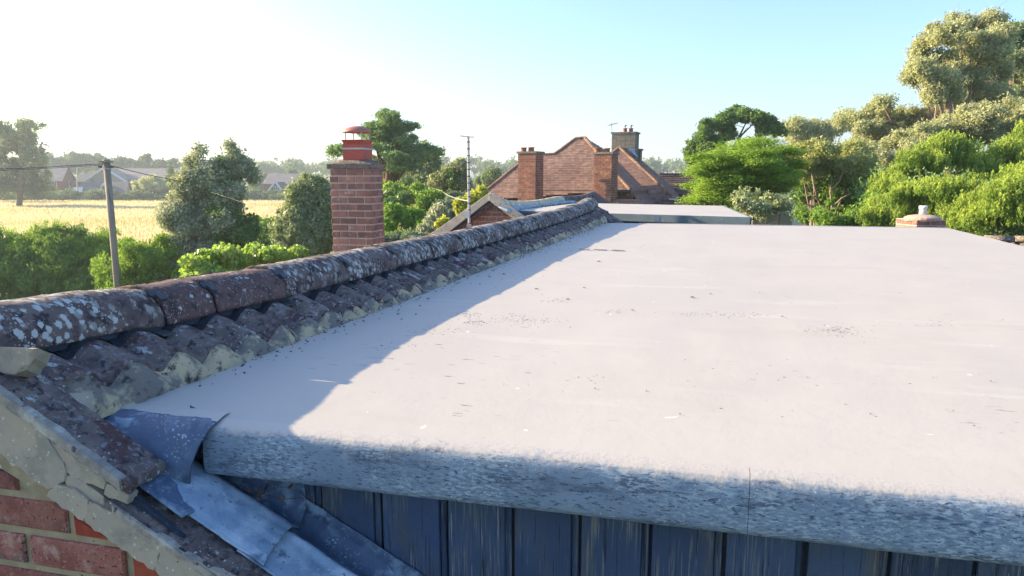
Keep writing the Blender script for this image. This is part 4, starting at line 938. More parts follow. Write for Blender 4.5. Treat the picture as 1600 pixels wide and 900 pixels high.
MB().lathe(cs+Vector((0, 0, ztop-.01)), [(.222, -.012), (.232, .015), (.226, .036), (.18, .058), (.11, .072), (.04, .078)], 20).build('cap', M('pink_mortar_cap', ((.46, .33, .27), (.36, .27, .23), 9), [((.2, .15, .13), 'n', 14, .6, .7)], rough=.95, bump=.6, bscale=30), sc_, False)
MB().lathe(cs+Vector((0, 0, ztop+.06)), [(.050, 0), (.047, .075), (.047, .080), (.056, .082), (.056, .125), (.040, .127), (.040, .09)], 16).build('chimney_pot', MT['white'], sc_, True)
oh = thing('outhouse', 'lower tiled roof with a mortared ridge peeping over the right roof edge', 'outhouse', at(1620, 372, 8.6)-Vector((0, 0, at(1620, 372, 8.6).z)))
ra, rb = at(1538, 371, 8.7), at(1790, 374, 8.0)
for k in range(5):
    V, F = half_round(ra.lerp(rb, k/5)-Vector((0, 0, .04)), ra.lerp(rb, (k+.97)/5)-Vector((0, 0, .04)), .075, 8); obj('ridge_tile', V, F, MT['crown'], oh, True)
dn = Vector((-.2, -1, 0)).normalized()
for k in range(7):
    def fo(s, t, k=k):
        p = ra.lerp(rb, (k+t*.98)/7)-Vector((0, 0, .05)); x = (t*2) % 1
        return p+dn*.9*s-Vector((0, 0, .62*s))+Vector((0, 0, .045*max(0, math.sin(math.pi*x))))
    V, F = grid(fo, 6, 17, -.015, Vector((0, 0, 1))); obj('roof_tile', V, F, MT['crown'], oh)
MB().prism([ra+Vector((.05, .1, -.2)), rb+Vector((0, .1, -.2)), rb+Vector((0, .1, 0))-Vector((0, 0, rb.z)), ra+Vector((.05, .1, 0))-Vector((0, 0, ra.z))], Vector((.1, 2.2, 0))).build('outhouse_wall', MT['brick_panel'], oh)

# ================================================================== GROUND
def gz(x, y): return 0.0
nx, ny = 60, 60
V = [(-1400+2800*i/(nx-1), -300+3300*j/(ny-1), -.02+(0 if j*3300/(ny-1)-300 < 380 else (j*3300/(ny-1)-680)*.012)) for i in range(nx) for j in range(ny)]
F = [(i*ny+j, (i+1)*ny+j, (i+1)*ny+j+1, i*ny+j+1) for i in range(nx-1) for j in range(ny-1)]
V = [(x, y, z if z > -.02 else -.02) for x, y, z in V]
obj('ground', V, F, MT['earth'], None, True, None, 'structure')
obj('field', [(-300, 27, .004), (40, 27, .004), (40, 162, .004), (-300, 162, .004)], [(0, 1, 2, 3)], MT['field'], None, False, None, 'structure')
def blades(name, label, cat, mat, n, x0, x1, y0, y1, h, wd, seed, dens=1.6, tipf=0.0, kind='stuff'):
    g = np.random.default_rng(seed); x = g.uniform(0, 1, n); y = y0+(y1-y0)*g.random(n)**dens
    xx = (x0+(x1-x0)*x)*y if x0 > -50 and abs(x0) < 2 else x0+(x1-x0)*x
    hh = h*g.uniform(.6, 1.3, n); a = g.uniform(0, 6.28, n); ww = wd*(1+y/60)
    p = np.stack([xx, y, np.zeros(n)], 1); dx = np.stack([np.cos(a)*ww, np.sin(a)*ww, 0*a], 1); top = p+np.stack([g.normal(size=n)*.12*h, g.normal(size=n)*.12*h, hh], 1)
    V = np.stack([p-dx, p+dx, top], 1).reshape(-1, 3)
    tip = np.clip((np.sin(xx*.09+3)*np.sin(y*.13)+g.normal(size=n)*.3)*.6, 0, 1)*tipf + np.clip(1.2-(y-27)/26, 0, 1)*tipf
    me = np_mesh(name, V, np.arange(3*n).reshape(-1, 3), LF[mat], {'tint': np.repeat(g.random(n), 3), 'tip': np.repeat(np.clip(tip, 0, 1), 3)}, tri=True)
    o = link(name, me, None, None, None, kind); tag(o, label, cat); return o
blades('ripe_crop', 'pale golden grass crop standing in the flat field behind the hedge', 'crop', 'crop', 130000, -.95, .05, 30, 160, .30, .022, 3, 1.5, .75)
blades('long_grass', 'rough green grass in the shade at the foot of the hedge', 'grass', 'grass', 16000, -.85, -.30, 14, 27, .35, .02, 4, .8)

# ================================================================== HEDGES AND SHRUBS NEAR THE GARDEN
def bush(name, label, cat, lobes, mat, nclump, per, cr, leaf, seed, group=None, stems=True, **kw):
    c = lobes[0][0]; t = thing(name, label, cat, (c[0], c[1], 0), group)
    low = [((q[0], q[1], (q[2]-r[2]*.4)*.5), (r[0]*.9, r[1]*.9, (q[2]-r[2]*.4)*.5)) for q, r in lobes if stems and q[2]-r[2] > .5]
    if low: leaf_cloud('lower_foliage', LF[mat], low, int(nclump*.35), per, cr, leaf*1.15, seed+500, t, sub=3)
    leaf_cloud('foliage', LF[mat], lobes, nclump, per, cr, leaf, seed, t, **kw)
    if stems:
        g = random.Random(seed); mb = MB()
        for l in lobes[:8]:
            for _ in range(2):
                b = Vector((l[0][0]+g.uniform(-.2, .2), l[0][1]+g.uniform(-.2, .2), 0)); tp = Vector(l[0])+Vector((g.uniform(-.5, .5)*l[1][0], 0, l[1][2]*g.uniform(.1, .6)))
                mb.tube([b, b.lerp(tp, .5)+Vector((g.uniform(-.1, .1), 0, 0)), tp], [.05, .035, .012], 5)
        mb.build('stem', MT['bark'], t)
    return t
# (a) the long field hedge at the left, dark inside with arching bright sprays on top
hl = [L(x, 405+8*math.sin(x*.05), 36, 34+5*math.sin(x*.11), 27+(x % 3)*.3, 0, 1.3) for x in range(-90, 215, 26)]+[L(x, 436, 34, 26, 26.6, 0, 1.2) for x in range(-90, 200, 30)]
bush('field_hedge', 'tall dark green field hedge at the left with arching bright sprays', 'hedge', hl, 'hedge', 4200, 60, .26, .070, 11, style='up', shell=.35, aspect=.4, gap=.03, sub=5)
hl2 = [L(x, 392+6*math.sin(x*.05), 34, 24, 27.4, 0, 1.2) for x in range(-90, 190, 26)]+[L(x, 372+9*math.sin(x*.9), 15, 13+6*math.sin(x*1.7), 27.2) for x in range(-90, 180, 15)]
bush('hedge_top_growth', 'bright young shoots growing through the top of the dark field hedge', 'shrub', hl2, 'ash', 1500, 34, .22, .060, 12, style='up', shell=.7, aspect=.28, top=1.0, stems=False, gap=.1, subk=(.2, .45))
# (b) light feathery shrub right of the pole
bush('elder_shrub', 'bright feathery shrub just right of the telegraph pole', 'shrub', [L(225, 405, 40, 28, 22.6), L(175, 428, 26, 26, 22.6), L(198, 408, 22, 22, 22.6), L(255, 400, 30, 24, 22.6), L(282, 418, 28, 24, 22.6), L(312, 432, 26, 20, 22.6), L(230, 380, 16, 14, 22.6), L(205, 388, 12, 12, 22.6), L(255, 378, 12, 12, 22.6), L(275, 392, 12, 12, 22.6), L(160, 412, 14, 12, 22.6), L(215, 445, 60, 28, 22.6)], 'ash', 1700, 44, .19, .052, 13, style='up', shell=.5, aspect=.28, sub=10, subk=(.2, .45), gap=.2)
bush('dark_shrub', 'dark small leaved shrub behind the foot of the telegraph pole', 'shrub', [L(245, 440, 40, 34, 23), L(190, 430, 34, 26, 23.3)], 'ivy', 300, 60, .22, .05, 14)
# (c) laurel row along our side of the garden
bush('laurel_bush', 'glossy bright green laurel bush in the sun below the ridge', 'shrub', [L(345, 410, 26, 22, 13), L(312, 422, 26, 22, 12.6), L(372, 412, 18, 16, 13.4), L(335, 432, 40, 20, 12.6)], 'laurel', 520, 46, .13, .060, 15, style='up', shell=.7, aspect=.42)
bush('laurel_bush', 'low strip of glossy laurel shoots just left of the brick chimney', 'shrub', [L(405, 405, 28, 15, 13.6), L(440, 402, 28, 14, 14), L(468, 401, 18, 12, 14.2)], 'laurel', 420, 46, .12, .055, 16, style='up', shell=.7, aspect=.42)
# (d) big tree with silvery left half and ivy-dark right half
gl = [L(340, 262, 30, 34, 24), L(318, 250, 20, 18, 24), L(368, 250, 20, 24, 24.3), L(305, 290, 28, 26, 24), L(290, 330, 34, 30, 23.6), L(282, 352, 30, 30, 23.2), L(322, 355, 40, 36, 23.3), L(345, 310, 34, 30, 23.6), L(270, 345, 20, 22, 23), L(310, 385, 34, 24, 23.4), L(385, 268, 14, 22, 24.2), L(275, 372, 26, 22, 23), L(300, 402, 36, 18, 23), L(340, 400, 34, 20, 23.2), L(325, 285, 26, 26, 24)]
tree('ivy_clad_tree', 'tall silvery green tree with a dark ivy covered side, standing before the field', 'tree', gl, 'grey', 2600, 50, .24, .060, 21, base=(at(355, 380, 23.8).x, 23.8, 0), trunk_r=.22, shell=.5, aspect=.4,
     extra=[('ivy', [L(360, 395, 30, 18, 23.4), L(352, 300, 16, 40, 23.7), L(362, 345, 28, 36, 23.5), L(372, 375, 30, 28, 23.4), L(350, 262, 12, 22, 24), L(388, 365, 14, 24, 23.6)], 620, 60, .22, .05)])
# (e) olive green bush left of the chimney
tree('olive_green_tree', 'round olive green tree close on the left of the brick chimney', 'tree', [L(478, 322, 34, 34, 19), L(462, 350, 32, 34, 18.6), L(495, 360, 34, 40, 18.6), L(490, 300, 26, 28, 19.3), L(470, 378, 32, 26, 18.6), L(512, 335, 20, 44, 19)], 'olive', 2400, 52, .18, .048, 22, trunk_r=.14, shell=.5, aspect=.4, gap=.1)
bush('low_hedge', 'low dark hedge between the ivy clad tree and the olive green tree', 'hedge', [L(410, 368, 28, 16, 26), L(432, 386, 26, 14, 24), L(395, 392, 30, 14, 24), L(450, 392, 26, 12, 23)], 'ivy', 420, 60, .22, .055, 23)
bush('green_shrub', 'mid green shrub behind the low dark hedge at the field edge', 'shrub', [L(412, 355, 22, 14, 30), L(435, 362, 16, 12, 29)], 'mid', 200, 56, .22, .06, 24)

# ================================================================== TREES AND SHRUBS BETWEEN THE CHIMNEY AND THE AERIAL
Yp = 34
pl_ = [(612, 186, 22, 9), (600, 196, 30, 8), (622, 200, 24, 9), (636, 214, 16, 8), (590, 210, 26, 8), (612, 222, 40, 10), (585, 232, 22, 8), (640, 232, 30, 9), (662, 238, 26, 8), (610, 244, 36, 9), (575, 246, 20, 8), (640, 252, 22, 8), (625, 262, 22, 7), (605, 268, 20, 6), (525, 237, 12, 7), (540, 232, 12, 6), (655, 246, 20, 7), (586, 258, 20, 7), (636, 292, 8, 10), (644, 303, 7, 8), (606, 180, 12, 6)]
pt = tree('pine_tree', 'broad dark pine with flat layered foliage pads rising behind the chimney', 'tree', [L(a, b, c, d, Yp, (i % 3-1)*.8, .9) for i, (a, b, c, d) in enumerate(pl_)], 'pine', 1150, 60, .33, .085, 31, base=(at(596, 300, Yp).x, Yp, 0), trunk_r=.24, bark='bark_pine', shell=.35, aniso=(1.15, 1.1, .5), aspect=.28, fork=.62, ntips=18, twig=1)
tree('light_tree', 'loose pale green tree partly hidden behind the right side of the pine', 'tree', [L(668, 248, 18, 20, 46), L(678, 262, 14, 18, 46), L(652, 262, 18, 16, 46), L(664, 280, 26, 16, 46), L(630, 268, 24, 14, 47)], 'far', 330, 50, .42, .11, 32, trunk_r=.2)
tree('round_tree', 'dark rounded tree just left of the aerial mast', 'tree', [L(712, 275, 20, 20, 36), L(700, 292, 26, 22, 36), L(722, 292, 16, 24, 36), L(690, 300, 20, 20, 36), L(714, 262, 13, 10, 36), L(676, 304, 18, 16, 35)], 'olive', 900, 56, .28, .07, 33, trunk_r=.22, extra=[('ivy', [L(718, 285, 15, 22, 35.6), L(700, 280, 14, 12, 35.8)], 260, 50, .25, .07)])
tree('distant_tree', 'small pale tree top right of the aerial above the tiled roofs', 'tree', [L(768, 275, 13, 9, 70), L(755, 283, 10, 8, 70), L(781, 283, 9, 7, 70)], 'far', 160, 40, .5, .14, 34, trunk_r=.2)
bush('bright_bush', 'vivid green bush in the middle of the gardens', 'shrub', [L(672, 322, 18, 16, 22), L(656, 332, 18, 14, 22), L(686, 314, 12, 12, 22.4)], 'mid', 420, 50, .19, .06, 35, style='up')
bush('dusty_bush', 'dark bluish green bush beside the vivid green one', 'shrub', [L(700, 332, 20, 20, 20), L(715, 320, 16, 16, 20.4), L(688, 345, 16, 14, 19.6)], 'dusty', 420, 54, .17, .05, 36)
bush('yellow_shrub', 'yellow leaved shrub behind the small brick gable', 'shrub', [L(735, 318, 12, 9, 15), L(745, 310, 10, 8, 15.2), L(722, 322, 9, 8, 15), L(694, 350, 7, 6, 13.6), L(752, 300, 7, 7, 15.4)], 'yellow', 330, 40, .10, .045, 37)
bush('garden_shrub', 'light green shrub row above the clipped hedge', 'shrub', [L(615, 338, 18, 14, 18), L(640, 342, 18, 13, 18), L(660, 348, 14, 12, 17.6), L(605, 350, 14, 10, 17.6)], 'ash', 420, 50, .15, .05, 38)
bush('wispy_shrub', 'greyish wispy shrub at the end of the clipped hedge', 'shrub', [L(672, 352, 12, 14, 15.5), L(684, 342, 12, 16, 15.8), L(665, 362, 10, 8, 15)], 'grey', 260, 44, .13, .04, 39, style='up')
bush('shade_bush', 'dark bush in shade right of the chimney stack', 'shrub', [L(612, 322, 14, 10, 26), L(630, 312, 12, 10, 27), L(602, 312, 10, 12, 27)], 'ivy', 220, 50, .22, .06, 40)
bush('lime_bush', 'yellowish green bush against the pine trunk', 'shrub', [L(620, 302, 20, 12, 30), L(642, 316, 16, 12, 28), L(655, 300, 12, 10, 30), L(606, 295, 12, 10, 31)], 'ash', 320, 50, .24, .07, 41)
hb = at(630, 364, 16)
def hedgef(s, t): pass
def clipped_hedge(name, label, a, b, y, hgt, dep, mat, n, seed):
    t = thing(name, label, 'hedge', ((a.x+b.x)/2, (a.y+b.y)/2, 0)); g = random.Random(seed); lob = []
    m = max(2, int((b-a).length/.5))
    for k in range(m):
        p = a.lerp(b, (k+.5)/m); lob.append(((p.x, p.y, hgt/2), ((b-a).length/m*.8, dep/2, hgt/2)))
    leaf_cloud('foliage', LF[mat], lob, n, 40, .09, .035, seed, t, shell=.8); return t
tq = at(598, 360, 16.2); ta = Vector((tq.x, tq.y, 0)); tb_ = at(668, 362, 16.2); tb_ = Vector((tb_.x, tb_.y, 0))
th_ = thing('clipped_hedge', 'neatly clipped hedge with a flat sunlit top right of the chimney', 'hedge', (ta+tb_)/2)
leaf_cloud('foliage', LF['ash'], [((ta.lerp(tb_, (k+.5)/9).x, 16.2, tq.z-.10), (.10, .30, .05)) for k in range(9)], 420, 36, .045, .028, 77, th_, shell=.7)  # sunlit top put in as a brighter leaf over darker lower leaves
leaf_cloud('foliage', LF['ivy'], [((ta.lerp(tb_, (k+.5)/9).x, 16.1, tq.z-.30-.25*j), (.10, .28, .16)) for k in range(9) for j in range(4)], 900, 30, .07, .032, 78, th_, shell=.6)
mb = MB(); [mb.tube([(ta.lerp(tb_, (k+.5)/9).x, 16.2, 0), (ta.lerp(tb_, (k+.5)/9).x, 16.2, tq.z-.2)], .03, 5) for k in range(9)]; mb.build('stem', MT['bark'], th_)
bush('shade_bush', 'low dark bush under the clipped hedge beside the ridge tiles', 'shrub', [L(640, 380, 40, 12, 14), L(612, 378, 18, 10, 14)], 'dusty', 300, 46, .13, .045, 42)

# posts, sign and garden wall bits among the shrubs
def post(name, label, cat, px, y0, y1, Y, w_, mat, group=None):
    a = at(px, y1, Y); b = at(px, y0, Y); t = thing(name, label, cat, (a.x, a.y, 0), group); MB().tube([(a.x, a.y, 0), b], w_, 8).build('shaft', MT[mat], t, True); MB().box(b-Vector((0, 0, .12)), Vector((.28, 0, 0)), Vector((0, .05, 0)), Vector((0, 0, .04))).build('crossarm', MT['wood'], t); return t
post('street_pole', 'slim grey pole left of the pine trunk among the gardens', 'pole', 618, 272, 310, 60, .12, 'wood')
post('street_pole', 'slim grey pole just right of the pine trunk', 'pole', 642, 268, 297, 60, .13, 'wood')
post('street_pole', 'slim grey pole where the slack cables meet', 'pole', 657.5, 283, 308, 48, .10, 'wood')
sg = at(627, 305, 44); t = thing('sign_board', 'small white board on a reddish post among the garden shrubs', 'sign', (sg.x, sg.y, 0))
MB().box(at(629, 297, 44), Vector((.19, 0, 0)), Vector((0, .02, 0)), Vector((0, 0, .20))).build('board', MT['white'], t); MB().box(at(631.5, 305, 44), Vector((.08, 0, 0)), Vector((0, .03, 0)), Vector((0, 0, .14))).build('board', MT['white'], t)
q = at(625, 300, 44.1); MB().tube([(q.x, q.y, 0), q], .06, 6).build('post', MT['wood'], t)

# ================================================================== TELEGRAPH POLE AND CABLES
Yt = 21
pa, pb = at(186.5, 480, Yt), at(166, 249, Yt)
tpole = thing('telegraph_pole', 'weathered wooden telegraph pole leaning slightly in front of the field', 'telegraph pole', (pa.x, Yt, 0))
dd = (pa-pb)/(pa.z-pb.z); foot = pb+dd*(pb.z)*-1 if False else pb-(pb-pa)*(pb.z/(pb.z-pa.z))
MB().tube([foot, foot.lerp(pb, .5), pb], [.098, .097, .094], 14).build('shaft', MT['wood'], tpole, True)
MB().tube([pb-Vector((0, 0, .30)), pb-Vector((0, 0, .26))], .122, 14).build('steel_band', MT['steel'], tpole)
MB().box(pb+Vector((0, -.02, -.07)), Vector((.16, 0, 0)), Vector((0, .12, 0)), Vector((0, 0, .022))).build('cap', MT['wood'], tpole)
for s_ in (-1, 1): MB().tube([pb+Vector((s_*.13, -.03, -.22)), pb+Vector((s_*.22, -.05, -.22))], .03, 8).build('insulator', MT['cable'], tpole)
def cable(label, pts, r, mat='cable', sag=0):
    P = [at(*p) for p in pts]; Q = []
    for i in range(len(P)-1):
        for k in range(12):
            t_ = k/12; Q.append(P[i].lerp(P[i+1], t_)-Vector((0, 0, sag*4*t_*(1-t_))))
    Q.append(P[-1]); return tag(MB().tube(Q, r, 6).build('cable', MT[mat]), label, 'cable')
cable('black overhead cable running left from the telegraph pole out of the picture', [(164, 255.5, Yt), (60, 262, 19), (-90, 267, 15)], .011)
cable('second black cable hanging close below the first, left of the pole', [(164, 257.5, Yt), (60, 264, 18.5), (-90, 270, 15)], .008)
cable('black overhead cable dropping right from the pole to the ivy clad tree', [(170, 258.5, Yt), (230, 273, 22), (300, 287, 23.4)], .011)
cable('thin pale cable crossing in front of the ivy clad tree', [(330, 300, 22.4), (385, 318, 20), (440, 330, 17)], .002, 'cable_l')
cable('pale slack cable running from the garden pole down to the aerial', [(657.5, 285, 48), (690, 298, 24), (731, 314, 9.7)], .007, 'cable_l', .05)
cable('thinner pale cable below the slack one, ending among the shrubs', [(645, 290, 48), (670, 303, 36), (705, 312, 24)], .022, 'cable_l', .05)

# ================================================================== THE BIG CLAY-TILED HOUSE
Yh = 25.0
pitch = R(45)
base0 = at(880, 300, Yh)                       # a point on the eave line
e_dir = Vector((math.cos(R(4)), -math.sin(R(4)), 0)); n_f = Vector((-e_dir.y*-1*0, 0, 0))
out = Vector((-math.sin(R(20)), -math.cos(R(20)), 0))
nF = (out*math.sin(pitch)+Vector((0, 0, 1))*math.cos(pitch)).normalized()
def fp(x, y): return onplane(x, y, base0, nF)
big = thing('tiled_house', 'large house with steep red clay tiled hipped roofs and brick chimneys', 'house', (base0.x+.5, base0.y+2, 0))
front = [(739, 314), (809, 257), (826, 242), (866, 240), (882, 228), (899, 216), (914, 215), (985, 296)]
FPp = [fp(*q) for q in front]
def push(p, d, dz=0): return p-out*d+Vector((0, 0, dz))
mb = MB(); tiled(mb, FPp, .088, .155, .008, .010); mb.build('roof_tiles', MT['clay'], big, kind='stuff')
back = [push(p, .3+2*(p.z-FPp[0].z)*.9+.0, 0) for p in FPp]
core = MB(); n = len(FPp); core.add([p-nF*.02 for p in FPp]+[Vector((p.x, p.y+ (FPp[5].z-p.z)*2.0/math.tan(pitch)+.5, p.z-.02)) for p in FPp], [tuple(range(n))[::-1], tuple(range(n, 2*n))]+[(i, (i+1) % n, n+(i+1) % n, n+i) for i in range(n)]); core.build('roof_core', MT['clay'], big)
def hips(pts, k_, r, parent, m='clay_r', name='hip_tile'):
    for (a, b), n in zip(zip(pts, pts[1:]), k_):
        for i in range(n):
            A = a.lerp(b, (i+.02)/n)-Vector((0, 0, .02)); B = a.lerp(b, (i+.98)/n)-Vector((0, 0, .02)); V, F = half_round(A, B, r, 6, th=.015); obj(name, V, F, MT[m], parent)
hips([fp(739, 314), fp(809, 257), fp(826, 242)], [13, 4], .075, big)
hips([fp(826, 242), fp(866, 240)], [5], .07, big, 'clay', 'ridge_tile')
hips([fp(866, 240), fp(899, 216)], [5], .07, big)
hips([fp(899, 216), fp(914, 215)], [2], .08, big)
hips([fp(914, 215), fp(985, 296)], [17], .085, big)
rn = Vector((out.y*-1, out.x, 0)); rn = rn if rn.x > 0 else -rn
nR = (rn*math.sin(pitch)+Vector((0, 0, 1))*math.cos(pitch)).normalized()
mb = MB(); tiled(mb, [onplane(x, y, fp(914, 215), nR) for x, y in ((914, 215), (952, 238), (1030, 319), (1001, 319))], .088, .155, .008, .010); mb.build('roof_tiles', MT['clay'], big, kind='stuff')
# eave and set-back wall shaped in for a cast shadow, then low strip roof
we = [fp(836, 296.5), fp(985, 296.5)]
MB().prism([we[0]-out*.35-Vector((0, 0, .06)), we[1]-out*.35-Vector((0, 0, .06)), Vector((we[1].x, we[1].y+.4, 0)), Vector((we[0].x-3.5, we[0].y+.4, 0)), we[0]-out*.35+Vector((-3.4, 0, -.3))], -out*7).build('wall', MT['brick_panel'], big)
MB().bar(we[0]+Vector((0, 0, -.05)), we[1]+Vector((0, 0, -.05)), .10, .07).build('gutter', MT['groove'], big)
lo = [onplane(x, y, base0+out*.9-Vector((0, 0, .35)), nF) for x, y in ((955, 318), (1003, 318), (997, 311), (955, 311))]
mb = MB(); tiled(mb, lo, .10, .165, .012, .02); mb.build('lower_roof_tiles', MT['clay_r'], big, kind='stuff')
# right wing, set back: lit front slope with the shadow of the main roof falling on it
base1 = at(1000, 316, Yh+2.6)
def fw(x, y): return onplane(x, y, base1, nF)
wing = [fw(930, 318), fw(940, 258), fw(954, 240), (fw(968, 230)), fw(1058, 312), fw(1058, 318)]
mb = MB(); tiled(mb, wing, .088, .155, .008, .010); mb.build('roof_tiles', MT['clay'], big, kind='stuff')
n = len(wing); MB().add([p-nF*.02 for p in wing]+[Vector((p.x+.4, p.y+(wing[3].z-p.z)*2.0/math.tan(pitch)+.5, p.z-.02)) for p in wing], [tuple(range(n))[::-1], tuple(range(n, 2*n))]+[(i, (i+1) % n, n+(i+1) % n, n+i) for i in range(n)]).build('roof_core', MT['clay'], big)
hips([fw(954, 240), fw(968, 230)], [3], .085, big); hips([fw(968, 230), fw(1056, 311)], [20], .085, big)
mb = MB(); tiled(mb, [onplane(x, y, fw(968, 230), nR) for x, y in ((968, 230), (998, 246), (1069, 309), (1058, 312))], .088, .155, .008, .010); mb.build('roof_tiles', MT['clay'], big, kind='stuff')
w0, w1 = fw(960, 318), fw(1050, 318)
MB().prism([w0-out*.3, w1-out*.3, Vector((w1.x, w1.y+.3, 0)), Vector((w0.x, w0.y+.3, 0))], -out*5).build('wall', MT['brick_panel'], big)
V, F = half_round(fw(1039, 310), fw(1040, 292), .06, 8); MB().tube([fw(1039, 313)+out*.1, fw(1039.5, 293)+out*.1], .05, 8).build('soil_pipe', MT['clay_r'], big)
MB().bar(at(1034, 313.5, Yh+1), at(1062, 314.5, Yh+1), .08, .08).build('fascia', MT['slate_d'], big); MB().bar(at(1046, 311, Yh+.9), at(1058, 311.5, Yh+.9), .05, .05).build('fascia', MT['white'], big)
def far_chimney(name, label, xl, xr, yt, yb, Y, dep, mat, pots, parent, side=0.0, cap='stone'):
    a, b = at(xl, yt, Y), at(xr, yt, Y-.30*(xr-xl)/28*(1 if side is None or side == 0 else 0)); b.z = a.z; bot = at(xl, yb, Y); x = (b-a); wv = x.length; x.normalize(); y = Vector((-x.y, x.x, 0))
    ch = MB(); jn = bot.z-.6
    ch.prism([a+x*.01+y*.01, b-x*.01+y*.01, b-x*.01+y*dep, a+x*.01+y*dep], Vector((0, 0, -(a.z-jn)))); o = ch.build('chimney', MT['joint_c' if mat == 'brick_o' else 'stone'], parent)
    if label: o['label'] = label
    o2 = Vector((a.x, a.y, 0)); mb = MB(); n = int((a.z-jn)/.078)
    if mat == 'brick_o':
        bricks(None, o2, x, -y, n, a.z-n*.078, .078, .225, .011, 0, wv, None, MT[mat], .02, 0, .008, stuff=mb)
        bricks(None, o2+x*wv, y, x, n, a.z-n*.078, .078, .225, .011, 0, dep, None, MT[mat], .02, .5, .008, stuff=mb)
        bricks(None, o2+y*dep, -y, -x, n, a.z-n*.078, .078, .225, .011, 0, dep, None, MT[mat], .02, .5, .008, stuff=mb)
    else:
        bricks(None, o2, x, -y, int((a.z-jn)/.16), a.z-int((a.z-jn)/.16)*.16, .16, .42, .012, 0, wv, None, MT[mat], .02, 0, .008, stuff=mb)
    mb.build('brickwork' if mat == 'brick_o' else 'stonework', MT[mat], o, kind='stuff')
    MB().prism([a-x*.04-y*.04, b+x*.04-y*.04, b+x*.04+y*(dep+.04), a-x*.04+y*(dep+.04)], Vector((0, 0, .07))).build('cap', MT[cap], o)
    for px, yp, rp, cowl_ in pots:
        q = at(px, yp, Y); c = Vector((q.x, q.y+dep/2, a.z+.06)); hh = q.z-c.z; MB().lathe(c, [(rp*1.05, 0), (rp*.92, hh*.2), (rp*.86, hh*.8), (rp*1.08, hh*.86), (rp*1.08, hh), (rp*.7, hh), (rp*.65, hh*.8)], 14).build('chimney_pot', MT['pot'], o, True)
        if cowl_: MB().lathe(c+Vector((0, 0, hh+.10)), [(rp*.9, 0), (rp*.9, .03), (.01, .06)], 12).build('cowl', MT['steel'], o); MB().tube([c+Vector((0, 0, hh-.05)), c+Vector((0, 0, hh+.12))], rp*.35, 6).build('cowl_stem', MT['steel'], o)
    return o
far_chimney('chimney', 'orange brick chimney at the left of the tiled roof', 809.5, 837, 240, 312, Yh-1.2, .62, 'brick_o', [(818.5, 230, .105, 0), (830.5, 229.5, .11, 0)], big)
far_chimney('chimney', 'orange brick chimney in the middle of the tiled roof', 928.5, 956, 241, 315, Yh-1.2, .62, 'brick_o', [(935.5, 230.5, .11, 0), (950.5, 231, .11, 0)], big)
far_chimney('chimney', 'broad grey stone chimney rising behind the wing', 956, 993, 209, 245, Yh+6.2, .8, 'stone', [(979, 199.5, .10, 1), (988.5, 199.5, .10, 1)], big)
far_chimney('chimney', 'small grey stone chimney low behind the hip', 992.5, 1001, 235, 255, Yh+6.6, .4, 'stone', [], big)
ac = at(956.5, 209, Yh+6.2); at2 = at(955.5, 192, Yh+6.2)
ae2 = thing('small_aerial', 'small aerial on the grey stone chimney against the sky', 'aerial', ac)
MB().tube([ac, at2], .018, 6).build('mast', MT['steel'], ae2); MB().bar(at(950.5, 196, Yh+6.2), at(965, 192, Yh+6.2), .02, .02).build('boom', MT['steel'], ae2)
for k in range(6): q = at(951+k*2.6, 195.8-k*.7, Yh+6.2); MB().bar(q-Vector((.1, .15, 0)), q+Vector((.1, .15, 0)), .012, .012).build('element', MT['steel'], ae2)
MB().add([fw(981, 233)+out*.06+Vector((0, 0, .12)), fw(989, 233)+out*.06, fw(998, 246)+out*.06, fw(990, 244)+out*.06+Vector((0, 0, .1))], [(0, 1, 2, 3)]).build('roof_flashing', MT['lead'], big)
# dark tiled roof beyond, at the right, half behind the feathery tree
Yd = 33
dr = thing('dark_roofed_house', 'house with a dark tiled roof half hidden behind the bright feathery tree', 'house', (at(1080, 290, Yd).x, Yd+2, 0))
P = [at(1028, 304, Yd), at(1118, 304, Yd), at(1112, 272.5, Yd+1.8), at(1030, 272.5, Yd+1.8)]
mb = MB(); tiled(mb, P, .20, .30, .02, .035); mb.build('roof_tiles', MT['tile_brown'], dr, kind='stuff')
MB().prism([p-Vector((0, 0, .05)) for p in P], Vector((0, 3.5, -.6))).build('roof_core', MT['tile_brown'], dr)
hips([P[3], P[2]], [9], .10, dr, 'tile_brown', 'ridge_tile')
MB().prism([P[0]+Vector((0, .3, -.1)), P[1]+Vector((0, .3, -.1)), Vector((P[1].x, P[1].y+.3, 0)), Vector((P[0].x, P[0].y+.3, 0))], Vector((0, 4, 0))).build('wall', MT['brick_panel'], dr)

